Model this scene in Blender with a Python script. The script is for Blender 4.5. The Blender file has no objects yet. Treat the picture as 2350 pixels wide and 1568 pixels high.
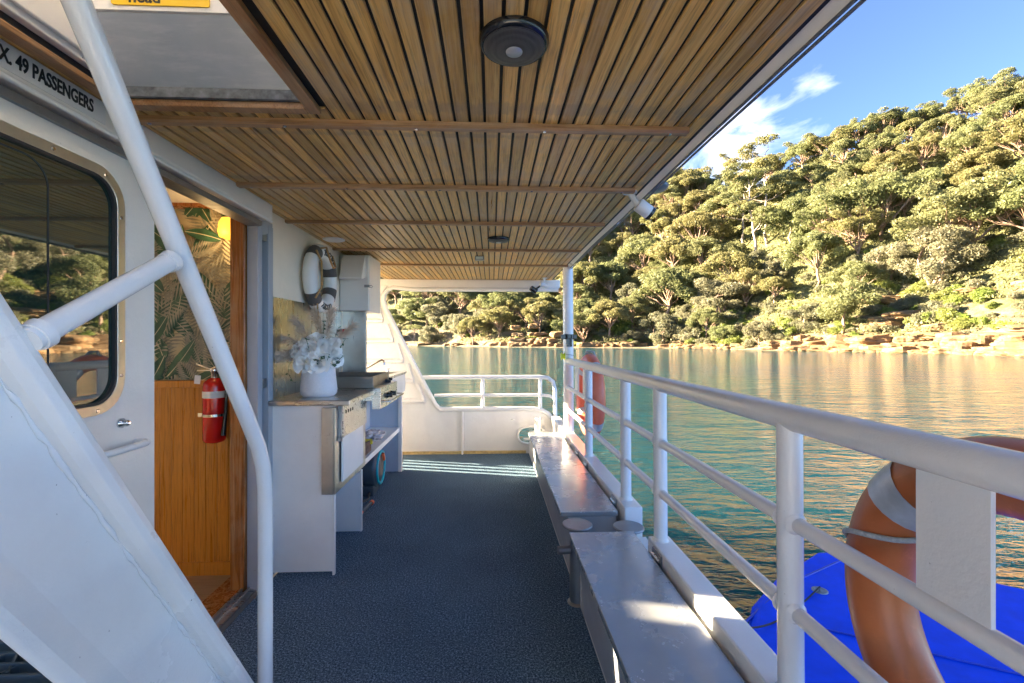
import bpy, bmesh, math, random
import numpy as np
from mathutils import Vector, Matrix, Euler, noise as mnoise
R = math.radians
random.seed(7); rng = np.random.default_rng(7)
S = bpy.context.scene
col = S.collection

# ------------------------------------------------------------------ camera
F = 1044.4; YAW = 2.58
cam_d = bpy.data.cameras.new('camera'); cam_d.lens = 16; cam_d.sensor_width = 36
cam_d.clip_start = 0.05; cam_d.clip_end = 6000
cam = bpy.data.objects.new('camera', cam_d); col.objects.link(cam)
cam.location = (0, 0, 1.3); cam.rotation_euler = (R(90), 0, R(-YAW))
S.camera = cam

# ------------------------------------------------------------------ sun, sky, exposure
SUN_EL = 17.0
SUN_TO = Vector((-0.972, 0.235, 0)).normalized()       # horizontal direction towards the sun
sun_d = bpy.data.lights.new('sun', 'SUN'); sun_d.energy = 5.0; sun_d.angle = R(0.55)
sun_d.color = (1.0, 0.82, 0.56)
sun = bpy.data.objects.new('sun', sun_d); col.objects.link(sun)
to = Vector((SUN_TO.x*math.cos(R(SUN_EL)), SUN_TO.y*math.cos(R(SUN_EL)), math.sin(R(SUN_EL))))
sun.rotation_euler = to.to_track_quat('Z', 'Y').to_euler(); sun.location = (-20, 5, 15)
W = bpy.data.worlds.new('World'); S.world = W; W.use_nodes = True
nt = W.node_tree; nt.nodes.clear()
def N(nt, t, **k):
    n = nt.nodes.new(t)
    for a, b in k.items():
        if a.startswith('i_'):
            key = a[2:]; key = int(key) if key.isdigit() else key.replace('_', ' ')
            n.inputs[key].default_value = b
        else: setattr(n, a, b)
    return n
def L(nt, a, b): nt.links.new(a, b)
sky = N(nt, 'ShaderNodeTexSky', sky_type='NISHITA', sun_disc=False, sun_elevation=R(SUN_EL), sun_rotation=math.atan2(SUN_TO.x, SUN_TO.y),
        air_density=0.36, dust_density=0.0, ozone_density=1.6)
bg = N(nt, 'ShaderNodeBackground'); bg.inputs[1].default_value = 0.05
out = N(nt, 'ShaderNodeOutputWorld')
tc = N(nt, 'ShaderNodeTexCoord')
# wispy cloud low over the wooded hill, part of the sky itself
mp = N(nt, 'ShaderNodeMapping'); mp.inputs['Scale'].default_value = (1.0, 1.0, 2.6)
L(nt, tc.outputs['Generated'], mp.inputs[0])
n1 = N(nt, 'ShaderNodeTexNoise', i_Scale=6.0, i_Detail=11.0, i_Roughness=0.60, i_Distortion=.55)
L(nt, mp.outputs[0], n1.inputs['Vector'])
def dirmask(d, c0, c1):
    v = N(nt, 'ShaderNodeVectorMath', operation='DOT_PRODUCT'); v.inputs[1].default_value = Vector(d).normalized()
    L(nt, tc.outputs['Generated'], v.inputs[0])
    m = N(nt, 'ShaderNodeMapRange', interpolation_type='SMOOTHSTEP'); m.inputs[1].default_value = c0; m.inputs[2].default_value = c1
    L(nt, v.outputs['Value'], m.inputs[0]); return m.outputs[0]
def pxdir(u, v):
    a = (u-1175)/F; b = (784-v)/F; t = R(YAW)
    return (a*math.cos(t)+math.sin(t), -a*math.sin(t)+math.cos(t), b)
def mth(op, a, b=None, clamp=False):
    n = N(nt, 'ShaderNodeMath', operation=op, use_clamp=clamp)
    for i, q in enumerate((a, b)):
        if q is None: continue
        if isinstance(q, (int, float)): n.inputs[i].default_value = q
        else: L(nt, q, n.inputs[i])
    return n.outputs[0]
msk = mth('MAXIMUM', dirmask(pxdir(1600, 395), .977, .9990), dirmask(pxdir(1700, 310), .9955, .9996))
msk = mth('MAXIMUM', msk, mth('MULTIPLY', dirmask(pxdir(1870, 262), .9955, .9995), .8))
msk = mth('MAXIMUM', msk, mth('MULTIPLY', dirmask(pxdir(1790, 285), .997, .9997), .8))
msk = mth('MAXIMUM', msk, mth('MULTIPLY', dirmask(pxdir(1480, 420), .985, .9995), .9))
cl = mth('MULTIPLY', mth('MULTIPLY', mth('SUBTRACT', mth('ADD', n1.outputs['Fac'], mth('MULTIPLY', msk, .32)), .70), 2.6, True), msk, True)
mix = N(nt, 'ShaderNodeMix', data_type='RGBA'); mix.inputs[7].default_value = (4.2, 4.2, 4.3, 1)
L(nt, cl, mix.inputs[0]); L(nt, sky.outputs[0], mix.inputs[6])
L(nt, mix.outputs[2], bg.inputs[0]); L(nt, bg.outputs[0], out.inputs[0])
S.view_settings.view_transform = 'Standard'; S.view_settings.look = 'None'
S.view_settings.exposure = 3.88; S.view_settings.gamma = 1.0
S.cycles.max_bounces = 10; S.cycles.diffuse_bounces = 5; S.cycles.glossy_bounces = 4
S.cycles.use_denoising = True
try: S.cycles.sample_clamp_indirect = 6
except Exception: pass

# ------------------------------------------------------------------ materials
def newmat(name):
    m = bpy.data.materials.new(name); m.use_nodes = True
    p = m.node_tree.nodes['Principled BSDF']; return m, m.node_tree, p
def coords(t, scale=(1,1,1), kind='Object', rot=(0,0,0)):
    c = N(t, 'ShaderNodeTexCoord'); q = N(t, 'ShaderNodeMapping'); q.inputs['Scale'].default_value = scale
    q.inputs['Rotation'].default_value = rot
    L(t, c.outputs[kind], q.inputs[0]); return q.outputs[0]
def noi(t, vec, scale, detail=4, rough=.55, dist=0):
    n = N(t, 'ShaderNodeTexNoise', i_Scale=scale, i_Detail=float(detail), i_Roughness=rough, i_Distortion=float(dist))
    L(t, vec, n.inputs['Vector']); return n.outputs['Fac']
def ramp(t, fac, stops):
    r = N(t, 'ShaderNodeValToRGB'); e = r.color_ramp.elements
    while len(e) < len(stops): e.new(0.5)
    for s, (p, c) in zip(e, stops):
        s.position = p; s.color = (*c, 1) if len(c) == 3 else c
    L(t, fac, r.inputs[0]); return r.outputs[0]
def mixc(t, fac, a, b, mode='MIX'):
    n = N(t, 'ShaderNodeMix', data_type='RGBA', blend_type=mode)
    for i, q in ((0, fac), (6, a), (7, b)):
        if isinstance(q, (int, float)): n.inputs[i].default_value = q
        elif isinstance(q, tuple): n.inputs[i].default_value = (*q, 1)
        else: L(t, q, n.inputs[i])
    return n.outputs[2]
def tm(t, op, a, b=None, clamp=False):
    n = N(t, 'ShaderNodeMath', operation=op, use_clamp=clamp)
    for i, q in enumerate((a, b)):
        if q is None: continue
        if isinstance(q, (int, float)): n.inputs[i].default_value = q
        else: L(t, q, n.inputs[i])
    return n.outputs[0]
def bump(t, p, h, strength=.3, dist=.002):
    b = N(t, 'ShaderNodeBump'); b.inputs['Strength'].default_value = strength; b.inputs['Distance'].default_value = dist
    L(t, h, b.inputs['Height']); L(t, b.outputs[0], p.inputs['Normal'])
def simple(name, c, rough=.5, metal=0., var=.12, scale=6., bmp=0., coat=0., spec=.5, bscale=60):
    m, t, p = newmat(name)
    v = coords(t); f = noi(t, v, scale, 6, .6)
    lo = tuple(x*(1-var) for x in c); hi = tuple(min(1, x*(1+var)) for x in c)
    L(t, ramp(t, f, [(.3, lo), (.7, hi)]), p.inputs['Base Color'])
    p.inputs['Roughness'].default_value = rough; p.inputs['Metallic'].default_value = metal
    p.inputs['Specular IOR Level'].default_value = spec
    if coat: p.inputs['Coat Weight'].default_value = coat; p.inputs['Coat Roughness'].default_value = .1
    if bmp: bump(t, p, noi(t, v, bscale, 4), bmp, .002)
    return m
def paint(name, c=(.74,.74,.72), rough=.32, grime=.5):
    """brushed marine enamel: uneven film, a few scuffs and rust-brown specks"""
    m, t, p = newmat(name); v = coords(t)
    f = noi(t, v, 3.0, 8, .62); base = mixc(t, ramp(t, f, [(.35, (0,0,0)), (.75, (1,1,1))]), c, tuple(x*.88 for x in c))
    sc = ramp(t, noi(t, v, 21, 6, .7, .8), [(.69, (0,0,0)), (.76, (1,1,1))])
    base = mixc(t, tm(t, 'MULTIPLY', sc, grime*.55), base, (.30, .26, .21))
    sp = ramp(t, noi(t, v, 95, 2, .5), [(.76, (0,0,0)), (.80, (1,1,1))])
    base = mixc(t, tm(t, 'MULTIPLY', sp, grime), base, (.12, .08, .05))
    L(t, base, p.inputs['Base Color']); 
    L(t, ramp(t, f, [(.3, (rough*.75,)*3), (.8, (rough*1.35,)*3)]), p.inputs['Roughness'])
    bump(t, p, tm(t, 'ADD', noi(t, v, 9, 7, .68), tm(t, 'MULTIPLY', noi(t, v, 130, 3), .22)), .5, .005)
    return m
M = {}
M['white'] = paint('white_enamel', (.83,.80,.75), .32, .9)
M['cream'] = paint('cream_enamel', (.80,.75,.67), .38, .25)
M['white_clean'] = paint('white_laminate', (.83,.81,.78), .35, .3)
M['rail'] = paint('rail_enamel', (.82,.80,.77), .20, .6)
M['grey_paint'] = paint('grey_enamel', (.36,.38,.41), .4, .6)
M['bench'] = None
def wood(name, lo, mid, hi, pitch=0, axis='x', off=0., rough=.42, wear=.5, along='y', gscale=1.):
    m, t, p = newmat(name)
    sc = {'x': (60,60,60)}
    st = [46*gscale]*3; st['xyz'.index(along)] = 1.6*gscale
    c = N(t, 'ShaderNodeTexCoord'); v0 = c.outputs['Object']
    mp = N(t, 'ShaderNodeMapping'); mp.inputs['Scale'].default_value = st; L(t, v0, mp.inputs[0]); v = mp.outputs[0]
    if pitch:
        s = N(t, 'ShaderNodeSeparateXYZ'); L(t, v0, s.inputs[0])
        idx = tm(t, 'FLOOR', tm(t, 'DIVIDE', tm(t, 'ADD', s.outputs['xyz'.index(axis)], off), pitch))
        wn = N(t, 'ShaderNodeTexWhiteNoise', noise_dimensions='1D'); L(t, idx, wn.inputs['W']); rnd = wn.outputs['Value']
        cmb = N(t, 'ShaderNodeCombineXYZ'); L(t, tm(t, 'MULTIPLY', rnd, 37.), cmb.inputs[0]); L(t, tm(t, 'MULTIPLY', rnd, 91.), cmb.inputs[1])
        va = N(t, 'ShaderNodeVectorMath', operation='ADD'); L(t, v, va.inputs[0]); L(t, cmb.outputs[0], va.inputs[1]); v = va.outputs[0]
    g = noi(t, v, 1.0, 8, .62, 1.2)
    colr = ramp(t, g, [(.28, lo), (.5, mid), (.72, hi)])
    if pitch:
        colr = mixc(t, 1.0, colr, ramp(t, rnd, [(0, (.66,.62,.55)), (.3, (.84,.80,.74)), (.6, (1.0,.96,.90)), (.85, (1.1,1.05,.95)), (1, (.80,.80,.78))]), 'MULTIPLY')
    fine = noi(t, v, 5.0, 3, .6)
    colr = mixc(t, tm(t, 'MULTIPLY', ramp(t, fine, [(.5, (0,0,0)), (.66, (1,1,1))]), .45), colr, tuple(x*.35 for x in lo))
    if wear:
        w = noi(t, v0, 3.2, 7, .66, .6); w2 = noi(t, v, .5, 6, .7)
        wf = ramp(t, tm(t, 'ADD', tm(t, 'MULTIPLY', w, .6), tm(t, 'MULTIPLY', w2, .4)), [(.49, (0,0,0)), (.60, (1,1,1))])
        colr = mixc(t, tm(t, 'MULTIPLY', wf, wear), colr, (.46,.36,.235))
    if pitch and axis == 'x' and wear:      # water-stained board ends beside the battens
        sy = N(t, 'ShaderNodeSeparateXYZ'); L(t, v0, sy.inputs[0]); acc = None
        for yb, wd in ((1.41, .13), (1.60, .05), (2.05, .07), (2.70, .06), (3.5, .06)):
            q = tm(t, 'SUBTRACT', 1., tm(t, 'DIVIDE', tm(t, 'ABSOLUTE', tm(t, 'SUBTRACT', sy.outputs[1], yb)), wd), True)
            acc = q if acc is None else tm(t, 'MAXIMUM', acc, q)
        nn = tm(t,'ADD', tm(t,'MULTIPLY',noi(t, v, 1.4, 7, .75),.6), tm(t,'MULTIPLY',noi(t, v0, 14., 4, .6),.6)); st_m = ramp(t, tm(t, 'MULTIPLY', tm(t,'POWER',acc,.7), nn), [(.44, (0,0,0)), (.54, (1,1,1))])
        colr = mixc(t, tm(t, 'MULTIPLY', st_m, .34), colr, (.17, .145, .11))
    L(t, colr, p.inputs['Base Color'])
    L(t, ramp(t, g, [(.3, (rough*.75,)*3), (.7, (rough*1.4,)*3)]), p.inputs['Roughness'])
    bump(t, p, tm(t, 'ADD', g, tm(t, 'MULTIPLY', fine, .5)), .35, .0015)
    return m
PITCH = .0488
M['ceil'] = wood('weathered_teak_planks', (.46,.235,.045), (.73,.44,.12), (.84,.60,.23), PITCH, 'x', -.55*PITCH, .36, .55)
M['batten'] = wood('teak_batten', (.24,.12,.045), (.40,.22,.09), (.52,.32,.16), 0, along='x', rough=.4, wear=.5)
M['batten_y'] = wood('teak_trim', (.22,.09,.03), (.36,.17,.06), (.46,.25,.11), 0, along='y', rough=.4, wear=.35)
M['jamb'] = wood('varnished_jamb', (.17,.05,.01), (.33,.115,.025), (.42,.17,.045), 0, along='z', rough=.25, wear=.22)
M['wains'] = wood('orange_tongue_and_groove', (.46,.18,.018), (.53,.22,.026), (.57,.255,.04), 0, 'x', 0, .3, 0., along='z')
M['intceil'] = wood('cabin_ceiling_wood', (.14,.045,.012), (.24,.085,.024), (.30,.12,.04), 0, along='x', rough=.4, wear=.1)
M['intfloor'] = wood('pale_floor_board', (.28,.19,.12), (.36,.26,.17), (.44,.33,.22), 0, along='x', rough=.4, wear=.1)
M['black'] = simple('black_caulk', (.012,.011,.010), .6, bmp=.5)
M['blackgloss'] = simple('black_plastic', (.012,.012,.014), .18)
M['rubber'] = simple('black_rubber', (.02,.02,.022), .55)
M['blacksoft'] = simple('charcoal_cloth', (.06,.055,.05), .8)
def metal(name, c, rough, along='x', k=.12):
    m, t, p = newmat(name); st = [90,90,90]; st['xyz'.index(along)] = 2
    v = coords(t, tuple(st)); g = noi(t, v, 1., 4, .6); big = noi(t, coords(t), 5., 6, .65)
    L(t, mixc(t, ramp(t, big, [(.35,(0,0,0)),(.75,(1,1,1))]), c, tuple(x*.72 for x in c)), p.inputs['Base Color'])
    p.inputs['Metallic'].default_value = 1.
    L(t, ramp(t, tm(t, 'ADD', tm(t,'MULTIPLY',g,.5), tm(t,'MULTIPLY',big,.5)), [(.3,(rough-k,)*3),(.7,(rough+k,)*3)]), p.inputs['Roughness'])
    bump(t, p, g, .05, .001); return m
M['steel'] = metal('brushed_stainless', (.62,.60,.56), .30)
M['steel_z'] = metal('brushed_stainless_upright', (.58,.57,.54), .34, 'z')
M['chrome'] = metal('polished_steel', (.75,.74,.72), .14, k=.05)
M['galv'] = metal('dull_galvanised', (.34,.35,.36), .48)
M['dirtysteel'] = metal('greasy_steel', (.34,.31,.27), .42)
m, t, p = newmat('silver_bench_paint'); v = coords(t); f = noi(t, v, 4, 8, .65)
L(t, mixc(t, ramp(t, noi(t, v, 30, 6, .75, 1.), [(.78,(0,0,0)),(.84,(.4,.4,.4))]), ramp(t, f, [(.3,(.33,.345,.36)),(.7,(.43,.44,.45))]), (.2,.2,.2)), p.inputs['Base Color'])
p.inputs['Metallic'].default_value = .55; L(t, ramp(t, f, [(.3,(.20,)*3),(.75,(.34,)*3)]), p.inputs['Roughness'])
bump(t, p, tm(t,'ADD',noi(t, v, 5, 3),tm(t,'MULTIPLY',noi(t, v, 120, 2),.1)), .4, .004); M['bench'] = m
# carpet
m, t, p = newmat('marine_carpet'); v = coords(t)
a = noi(t, v, 270, 3, .75); b = noi(t, v, 120, 2, .6); big = noi(t, v, 1.6, 5, .6)
L(t, mixc(t, 1., ramp(t, tm(t,'ADD',tm(t,'MULTIPLY',a,.6),tm(t,'MULTIPLY',b,.4)), [(.38,(.011,.020,.032)),(.50,(.068,.118,.172)),(.62,(.34,.48,.60))]), ramp(t, big, [(.3,(.82,.82,.82)),(.7,(1.12,1.12,1.1))]), 'MULTIPLY'), p.inputs['Base Color'])
p.inputs['Roughness'].default_value = .95; p.inputs['Specular IOR Level'].default_value = .1
bump(t, p, a, .35, .002); M['carpet'] = m
# worn stair-trunk panel
m, t, p = newmat('scuffed_grey_panel'); v = coords(t, (1,1,1), rot=(0,.5,0)); st = coords(t, (3,3,24), rot=(0,.7,0))
L(t, mixc(t, ramp(t, noi(t, st, 2., 7, .7), [(.5,(0,0,0)),(.72,(.6,.6,.6))]), ramp(t, noi(t, v, 5, 7, .65), [(.3,(.36,.40,.45)),(.7,(.46,.49,.53))]), (.58,.60,.62)), p.inputs['Base Color'])
p.inputs['Roughness'].default_value = .6; M['greypanel'] = m
def plainmat(name, c, rough=.5, emit=0, trans=0, metal=0):
    m, t, p = newmat(name); p.inputs['Base Color'].default_value = (*c, 1); p.inputs['Roughness'].default_value = rough
    p.inputs['Metallic'].default_value = metal
    if emit: p.inputs['Emission Color'].default_value = (*c, 1); p.inputs['Emission Strength'].default_value = emit
    if trans: p.inputs['Transmission Weight'].default_value = trans
    return m
M['ink'] = plainmat('black_lettering', (.012,.012,.012), .45)
M['yellow'] = simple('yellow_sign_plastic', (.85,.52,.01), .4, var=.03)
M['letterboard'] = simple('off_white_sign_board', (.72,.70,.66), .4, var=.05)
M['red'] = simple('red_gloss_paint', (.55,.008,.006), .22, var=.06, coat=.5)
M['whitelabel'] = simple('white_label', (.75,.74,.70), .5, var=.05)
M['aluframe'] = metal('cream_anodised_frame', (.70,.66,.55), .42, 'z')
m, t, p = newmat('dark_green_window_glass'); p.inputs['Base Color'].default_value = (.012,.030,.020,1); p.inputs['Roughness'].default_value = .02
p.inputs['Specular IOR Level'].default_value = 1.0; p.inputs['IOR'].default_value = 2.0; M['glass'] = m
M['ring_white'] = simple('white_foam_vinyl', (.74,.72,.67), .5, var=.06, bmp=.3)
M['ring_band'] = simple('grey_brown_webbing', (.10,.085,.075), .8, bmp=.6, bscale=200)
M['rope'] = simple('tan_jute_rope', (.42,.24,.09), .85, var=.3, scale=90, bmp=.8)
M['rope_grey'] = simple('grey_braided_line', (.42,.43,.40), .8, var=.3, scale=120, bmp=.8, bscale=300)
def buoymat(name, c, c2):
    m, t, p = newmat(name); v = coords(t)
    f = noi(t, v, 3.5, 8, .65); s = ramp(t, noi(t, v, 14, 7, .75, 1.5), [(.60,(0,0,0)),(.78,(1,1,1))])
    L(t, mixc(t, tm(t,'MULTIPLY',s,.35), ramp(t, f, [(.3,c2),(.7,c)]), tuple(min(1,x*1.5+.05) for x in c)), p.inputs['Base Color'])
    p.inputs['Roughness'].default_value = .38; bump(t, p, noi(t, v, 40, 4), .15, .003); return m
M['buoy_shaded'] = buoymat('worn_orange_buoy_shaded', (.62,.19,.055), (.42,.11,.028))  # worn orange vinyl with shade painted into the near ring's colour
M['buoy_sunlit'] = buoymat('orange_buoy_sunlit', (.80,.19,.085), (.66,.12,.05))  # same orange vinyl, sunlight painted into the far ring's colour
M['tape'] = simple('silver_reflective_tape', (.50,.53,.56), .32, metal=.4, var=.2, scale=18)
M['bluefloat'] = simple('blue_pvc_float', (.0,.075,.80), .6, var=.15, scale=5, spec=.15, bmp=.25, bscale=9)
M['bluefloat2'] = simple('blue_pvc_seam', (.004,.04,.45), .4, var=.2)
M['vase'] = simple('white_speckled_ceramic', (.74,.73,.73), .6, var=.05, scale=120, bmp=.3)
M['petal'] = simple('white_petals', (.90,.89,.85), .6, var=.05)
M['pampas'] = simple('beige_pampas', (.62,.50,.38), .9, var=.15, scale=30)
M['euca'] = simple('grey_green_leaves', (.07,.13,.07), .5, var=.4, scale=30)
M['stem'] = simple('green_stems', (.10,.14,.05), .6)
M['towel'] = simple('brown_towel', (.16,.095,.07), .95, var=.55, scale=40, bmp=.9)
M['spongey'] = simple('yellow_sponge', (.8,.62,.05), .9)
M['turq'] = simple('turquoise_plastic', (.0,.42,.50), .35)
M['reelgrey'] = simple('dark_slate_plastic', (.05,.075,.09), .4)
M['orange'] = simple('orange_plastic', (.85,.13,.03), .4)
M['cling'] = simple('crumpled_clear_wrap', (.55,.5,.5), .25, var=.4, scale=30)
M['lime'] = simple('lime_yellow_plastic', (.55,.65,.02), .35)
M['camwhite'] = simple('white_plastic', (.68,.69,.70), .35, var=.04)
M['lampglow'] = plainmat('lit_amber_shade', (1., .50, .05), .5, emit=.11)
M['cup'] = simple('green_white_glass', (.55,.65,.62), .2)

# ------------------------------------------------------------------ mesh helpers
class MB:
    def __init__(s): s.v = []; s.f = []; s.sm = []; s.mi = []
    def add(s, vs, fs, smooth=False, mi=0):
        o = len(s.v); s.v += [tuple(v) for v in vs]
        for f in fs: s.f.append(tuple(i+o for i in f)); s.sm.append(smooth); s.mi.append(mi)
        return s
    def box(s, a, b, mi=0):
        x0,y0,z0 = a; x1,y1,z1 = b
        return s.add([(x0,y0,z0),(x1,y0,z0),(x1,y1,z0),(x0,y1,z0),(x0,y0,z1),(x1,y0,z1),(x1,y1,z1),(x0,y1,z1)],
              [(0,3,2,1),(4,5,6,7),(0,1,5,4),(1,2,6,5),(2,3,7,6),(3,0,4,7)], mi=mi)
    def obox(s, c, size, rot, mi=0):
        m = Euler(rot).to_matrix(); c = Vector(c); h = [q/2 for q in size]
        vs = [c + m@Vector((sx*h[0], sy*h[1], sz*h[2])) for sx,sy,sz in ((-1,-1,-1),(1,-1,-1),(1,1,-1),(-1,1,-1),(-1,-1,1),(1,-1,1),(1,1,1),(-1,1,1))]
        return s.add(vs, [(0,3,2,1),(4,5,6,7),(0,1,5,4),(1,2,6,5),(2,3,7,6),(3,0,4,7)], mi=mi)
    def tube(s, pts, r, n=14, caps=True, mi=0, closed=False):
        pts = [Vector(p) for p in pts]; k = len(pts); rr = r if isinstance(r, (list, tuple)) else [r]*k
        prev = None; rings = []
        for i, p in enumerate(pts):
            if closed: t = (pts[(i+1) % k]-pts[i-1]).normalized()
            else: t = (pts[min(i+1, k-1)]-pts[max(i-1, 0)]).normalized()
            if prev is None:
                a = Vector((0,0,1)) if abs(t.z) < .9 else Vector((1,0,0)); nrm = t.cross(a).normalized()
            else: nrm = (prev - t*prev.dot(t)).normalized()
            prev = nrm; b = t.cross(nrm)
            rings.append([p + (nrm*math.cos(2*math.pi*j/n) + b*math.sin(2*math.pi*j/n))*rr[i] for j in range(n)])
        vs = [v for q in rings for v in q]; fs = []
        for i in range(k if closed else k-1):
            i2 = (i+1) % k
            for j in range(n): fs.append((i*n+j, i*n+(j+1)%n, i2*n+(j+1)%n, i2*n+j))
        s.add(vs, fs, True, mi)
        if caps and not closed: s.add(rings[0], [tuple(range(n))[::-1]], mi=mi); s.add(rings[-1], [tuple(range(n))], mi=mi)
        return s
    def lathe(s, prof, c=(0,0,0), axis='z', n=28, mi=0, smooth=True):
        vs = []; k = len(prof)
        for r, h in prof:
            for j in range(n):
                a = 2*math.pi*j/n; q = (r*math.cos(a), r*math.sin(a), h)
                if axis == 'x': q = (q[2], q[0], q[1])
                elif axis == 'y': q = (q[0], q[2], q[1])
                elif axis == '-z': q = (q[0], -q[1], -q[2])
                vs.append((q[0]+c[0], q[1]+c[1], q[2]+c[2]))
        fs = [(i*n+j, i*n+(j+1)%n, (i+1)*n+(j+1)%n, (i+1)*n+j) for i in range(k-1) for j in range(n)]
        s.add(vs, fs, smooth, mi)
        if prof[0][0] > 1e-5: s.add(vs[:n], [tuple(range(n))[::-1]], mi=mi)
        if prof[-1][0] > 1e-5: s.add(vs[-n:], [tuple(range(n))], mi=mi)
        return s
    def prism(s, poly, axis, lo, hi, mi=0):
        """poly: 2-D outline in the two other axes (in xyz order), pushed from lo to hi along axis"""
        def P(a, b, h): return {'x': (h,a,b), 'y': (a,h,b), 'z': (a,b,h)}[axis]
        k = len(poly); vs = [P(a,b,lo) for a,b in poly] + [P(a,b,hi) for a,b in poly]
        fs = [tuple(range(k))[::-1], tuple(range(k,2*k))] + [(i,(i+1)%k,k+(i+1)%k,k+i) for i in range(k)]
        return s.add(vs, fs, mi=mi)
    def build(s, name, mats, parent=None, bevel=0., seg=2, fix=True):
        me = bpy.data.meshes.new(name); me.from_pydata(s.v, [], s.f)
        me.polygons.foreach_set('use_smooth', s.sm); me.polygons.foreach_set('material_index', s.mi)
        for q in (mats if isinstance(mats, (list, tuple)) else [mats]): me.materials.append(q)
        if fix:
            bm = bmesh.new(); bm.from_mesh(me); bmesh.ops.recalc_face_normals(bm, faces=bm.faces); bm.to_mesh(me); bm.free()
        me.update(); o = bpy.data.objects.new(name, me); col.objects.link(o)
        if parent is not None: o.parent = parent
        if bevel:
            b = o.modifiers.new('bevel', 'BEVEL'); b.width = bevel; b.segments = seg; b.limit_method = 'ANGLE'; b.angle_limit = R(40)
        return o
def tag(o, label=None, cat=None, group=None, kind=None):
    if label: o['label'] = label
    if cat: o['category'] = cat
    if group: o['group'] = group
    if kind: o['kind'] = kind
    return o
def thing(name, label, cat, loc=(0,0,0), group=None):
    o = bpy.data.objects.new(name, None); col.objects.link(o); o.empty_display_size = .1
    o['base'] = 1
    del o['base']
    return tag(o, label, cat, group)
def arc(c, r, a0, a1, n, plane='xz'):
    q = []
    for i in range(n+1):
        a = R(a0 + (a1-a0)*i/n); q.append((c[0]+r*math.cos(a), c[1]+r*math.sin(a)))
    return q
def rrect(a0, b0, a1, b1, r, n=6):
    return arc((a1-r,b1-r),r,0,90,n)+arc((a0+r,b1-r),r,90,180,n)+arc((a0+r,b0+r),r,180,270,n)+arc((a1-r,b0+r),r,270,360,n)
def frame_ring(mb, outer, inner, axis, lo, hi, mi=0):
    def P(a, b, h): return {'x': (h,a,b), 'y': (a,h,b), 'z': (a,b,h)}[axis]
    k = len(outer); vs = [P(a,b,h) for h in (lo,hi) for poly in (outer,inner) for a,b in poly]
    fs = []
    for i in range(k):
        j = (i+1)%k
        fs += [(i,j,k+j,k+i),(2*k+i,3*k+i,3*k+j,2*k+j),(i,2*k+i,2*k+j,j),(k+i,k+j,3*k+j,3*k+i)]
    mb.add(vs, fs, mi=mi)
def textmesh(name, body, size, fn, mat, parent, bold=.0, ext=.0006, font_scale_x=1., fit=None):
    """lettering as real thin geometry; fn maps text-plane (x, y, depth) to the world"""
    cu = bpy.data.curves.new(name, 'FONT'); cu.body = body; cu.size = size; cu.extrude = ext; cu.offset = bold; cu.resolution_u = 4
    cu.align_x = 'CENTER'; cu.align_y = 'CENTER'
    o = bpy.data.objects.new(name, cu); col.objects.link(o)
    dg = bpy.context.evaluated_depsgraph_get(); me = bpy.data.meshes.new_from_object(o.evaluated_get(dg))
    bpy.data.objects.remove(o); me.name = name
    if fit: xs=[v.co.x for v in me.vertices]; font_scale_x = fit/(max(xs)-min(xs))
    for v in me.vertices: v.co = fn(v.co.x*font_scale_x, v.co.y, v.co.z)
    me.materials.clear(); me.materials.append(mat)
    q = bpy.data.objects.new(name, me); col.objects.link(q); q.parent = parent; return q
def screws(mb, pts, r=.005, axis='x', d=.002, n=8):
    for p in pts: mb.lathe([(r, 0), (r*.8, d)], p, axis, n, smooth=False)

# ================================================================== SETTING
WZ = -.70
wat = MB()
wat.add([(-900,-500,WZ),(900,-500,WZ),(900,1100,WZ),(-900,1100,WZ)], [(0,1,2,3)])
m, t, p = newmat('rippled_sea_water')
v = coords(t)
vs_ = coords(t, (.62, 1.5, 1.), rot=(0,0,.12))
h1 = noi(t, vs_, .8, 2, .45, .4); h2 = noi(t, vs_, 2.1, 2, .45, .7); h3 = noi(t, vs_, 6.5, 3, .55, .4)
hh = tm(t,'ADD', tm(t,'MULTIPLY',h1,.72), tm(t,'ADD', tm(t,'MULTIPLY',h2,.50), tm(t,'MULTIPLY',h3,.25)))
bump(t, p, hh, 1., .95)
bn = [n_ for n_ in t.nodes if n_.type=='BUMP'][0]
def nz(sc, amp, vec):
    q = N(t,'ShaderNodeTexNoise', i_Scale=sc, i_Detail=3., i_Roughness=.55); L(t, vec, q.inputs['Vector'])
    a_ = N(t,'ShaderNodeVectorMath', operation='SUBTRACT'); L(t, q.outputs['Color'], a_.inputs[0]); a_.inputs[1].default_value=(.5,.5,.5)
    b_ = N(t,'ShaderNodeVectorMath', operation='MULTIPLY'); L(t, a_.outputs[0], b_.inputs[0]); b_.inputs[1].default_value=(amp*.95,amp,0); return b_.outputs[0]
va_ = N(t,'ShaderNodeVectorMath', operation='ADD'); L(t, nz(1.6,.62,vs_), va_.inputs[0]); L(t, nz(5.,.20,vs_), va_.inputs[1])
vb_ = N(t,'ShaderNodeVectorMath', operation='ADD'); L(t, va_.outputs[0], vb_.inputs[0]); vb_.inputs[1].default_value=(0,0,1)
vc_ = N(t,'ShaderNodeVectorMath', operation='NORMALIZE'); L(t, vb_.outputs[0], vc_.inputs[0]); L(t, vc_.outputs[0], bn.inputs['Normal'])
L(t, ramp(t, noi(t, coords(t), .05, 4, .5), [(.35,(.005,.044,.066)),(.65,(.013,.060,.056))]), p.inputs['Base Color'])
p.inputs['Roughness'].default_value = .07; p.inputs['IOR'].default_value = 1.333; p.inputs['Specular IOR Level'].default_value = .34
p.subsurface_method = 'BURLEY'; p.inputs['Subsurface Weight'].default_value = 1.; p.inputs['Subsurface Radius'].default_value = (.6,1.,1.); p.inputs['Subsurface Scale'].default_value = 7.
M['water'] = m
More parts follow.
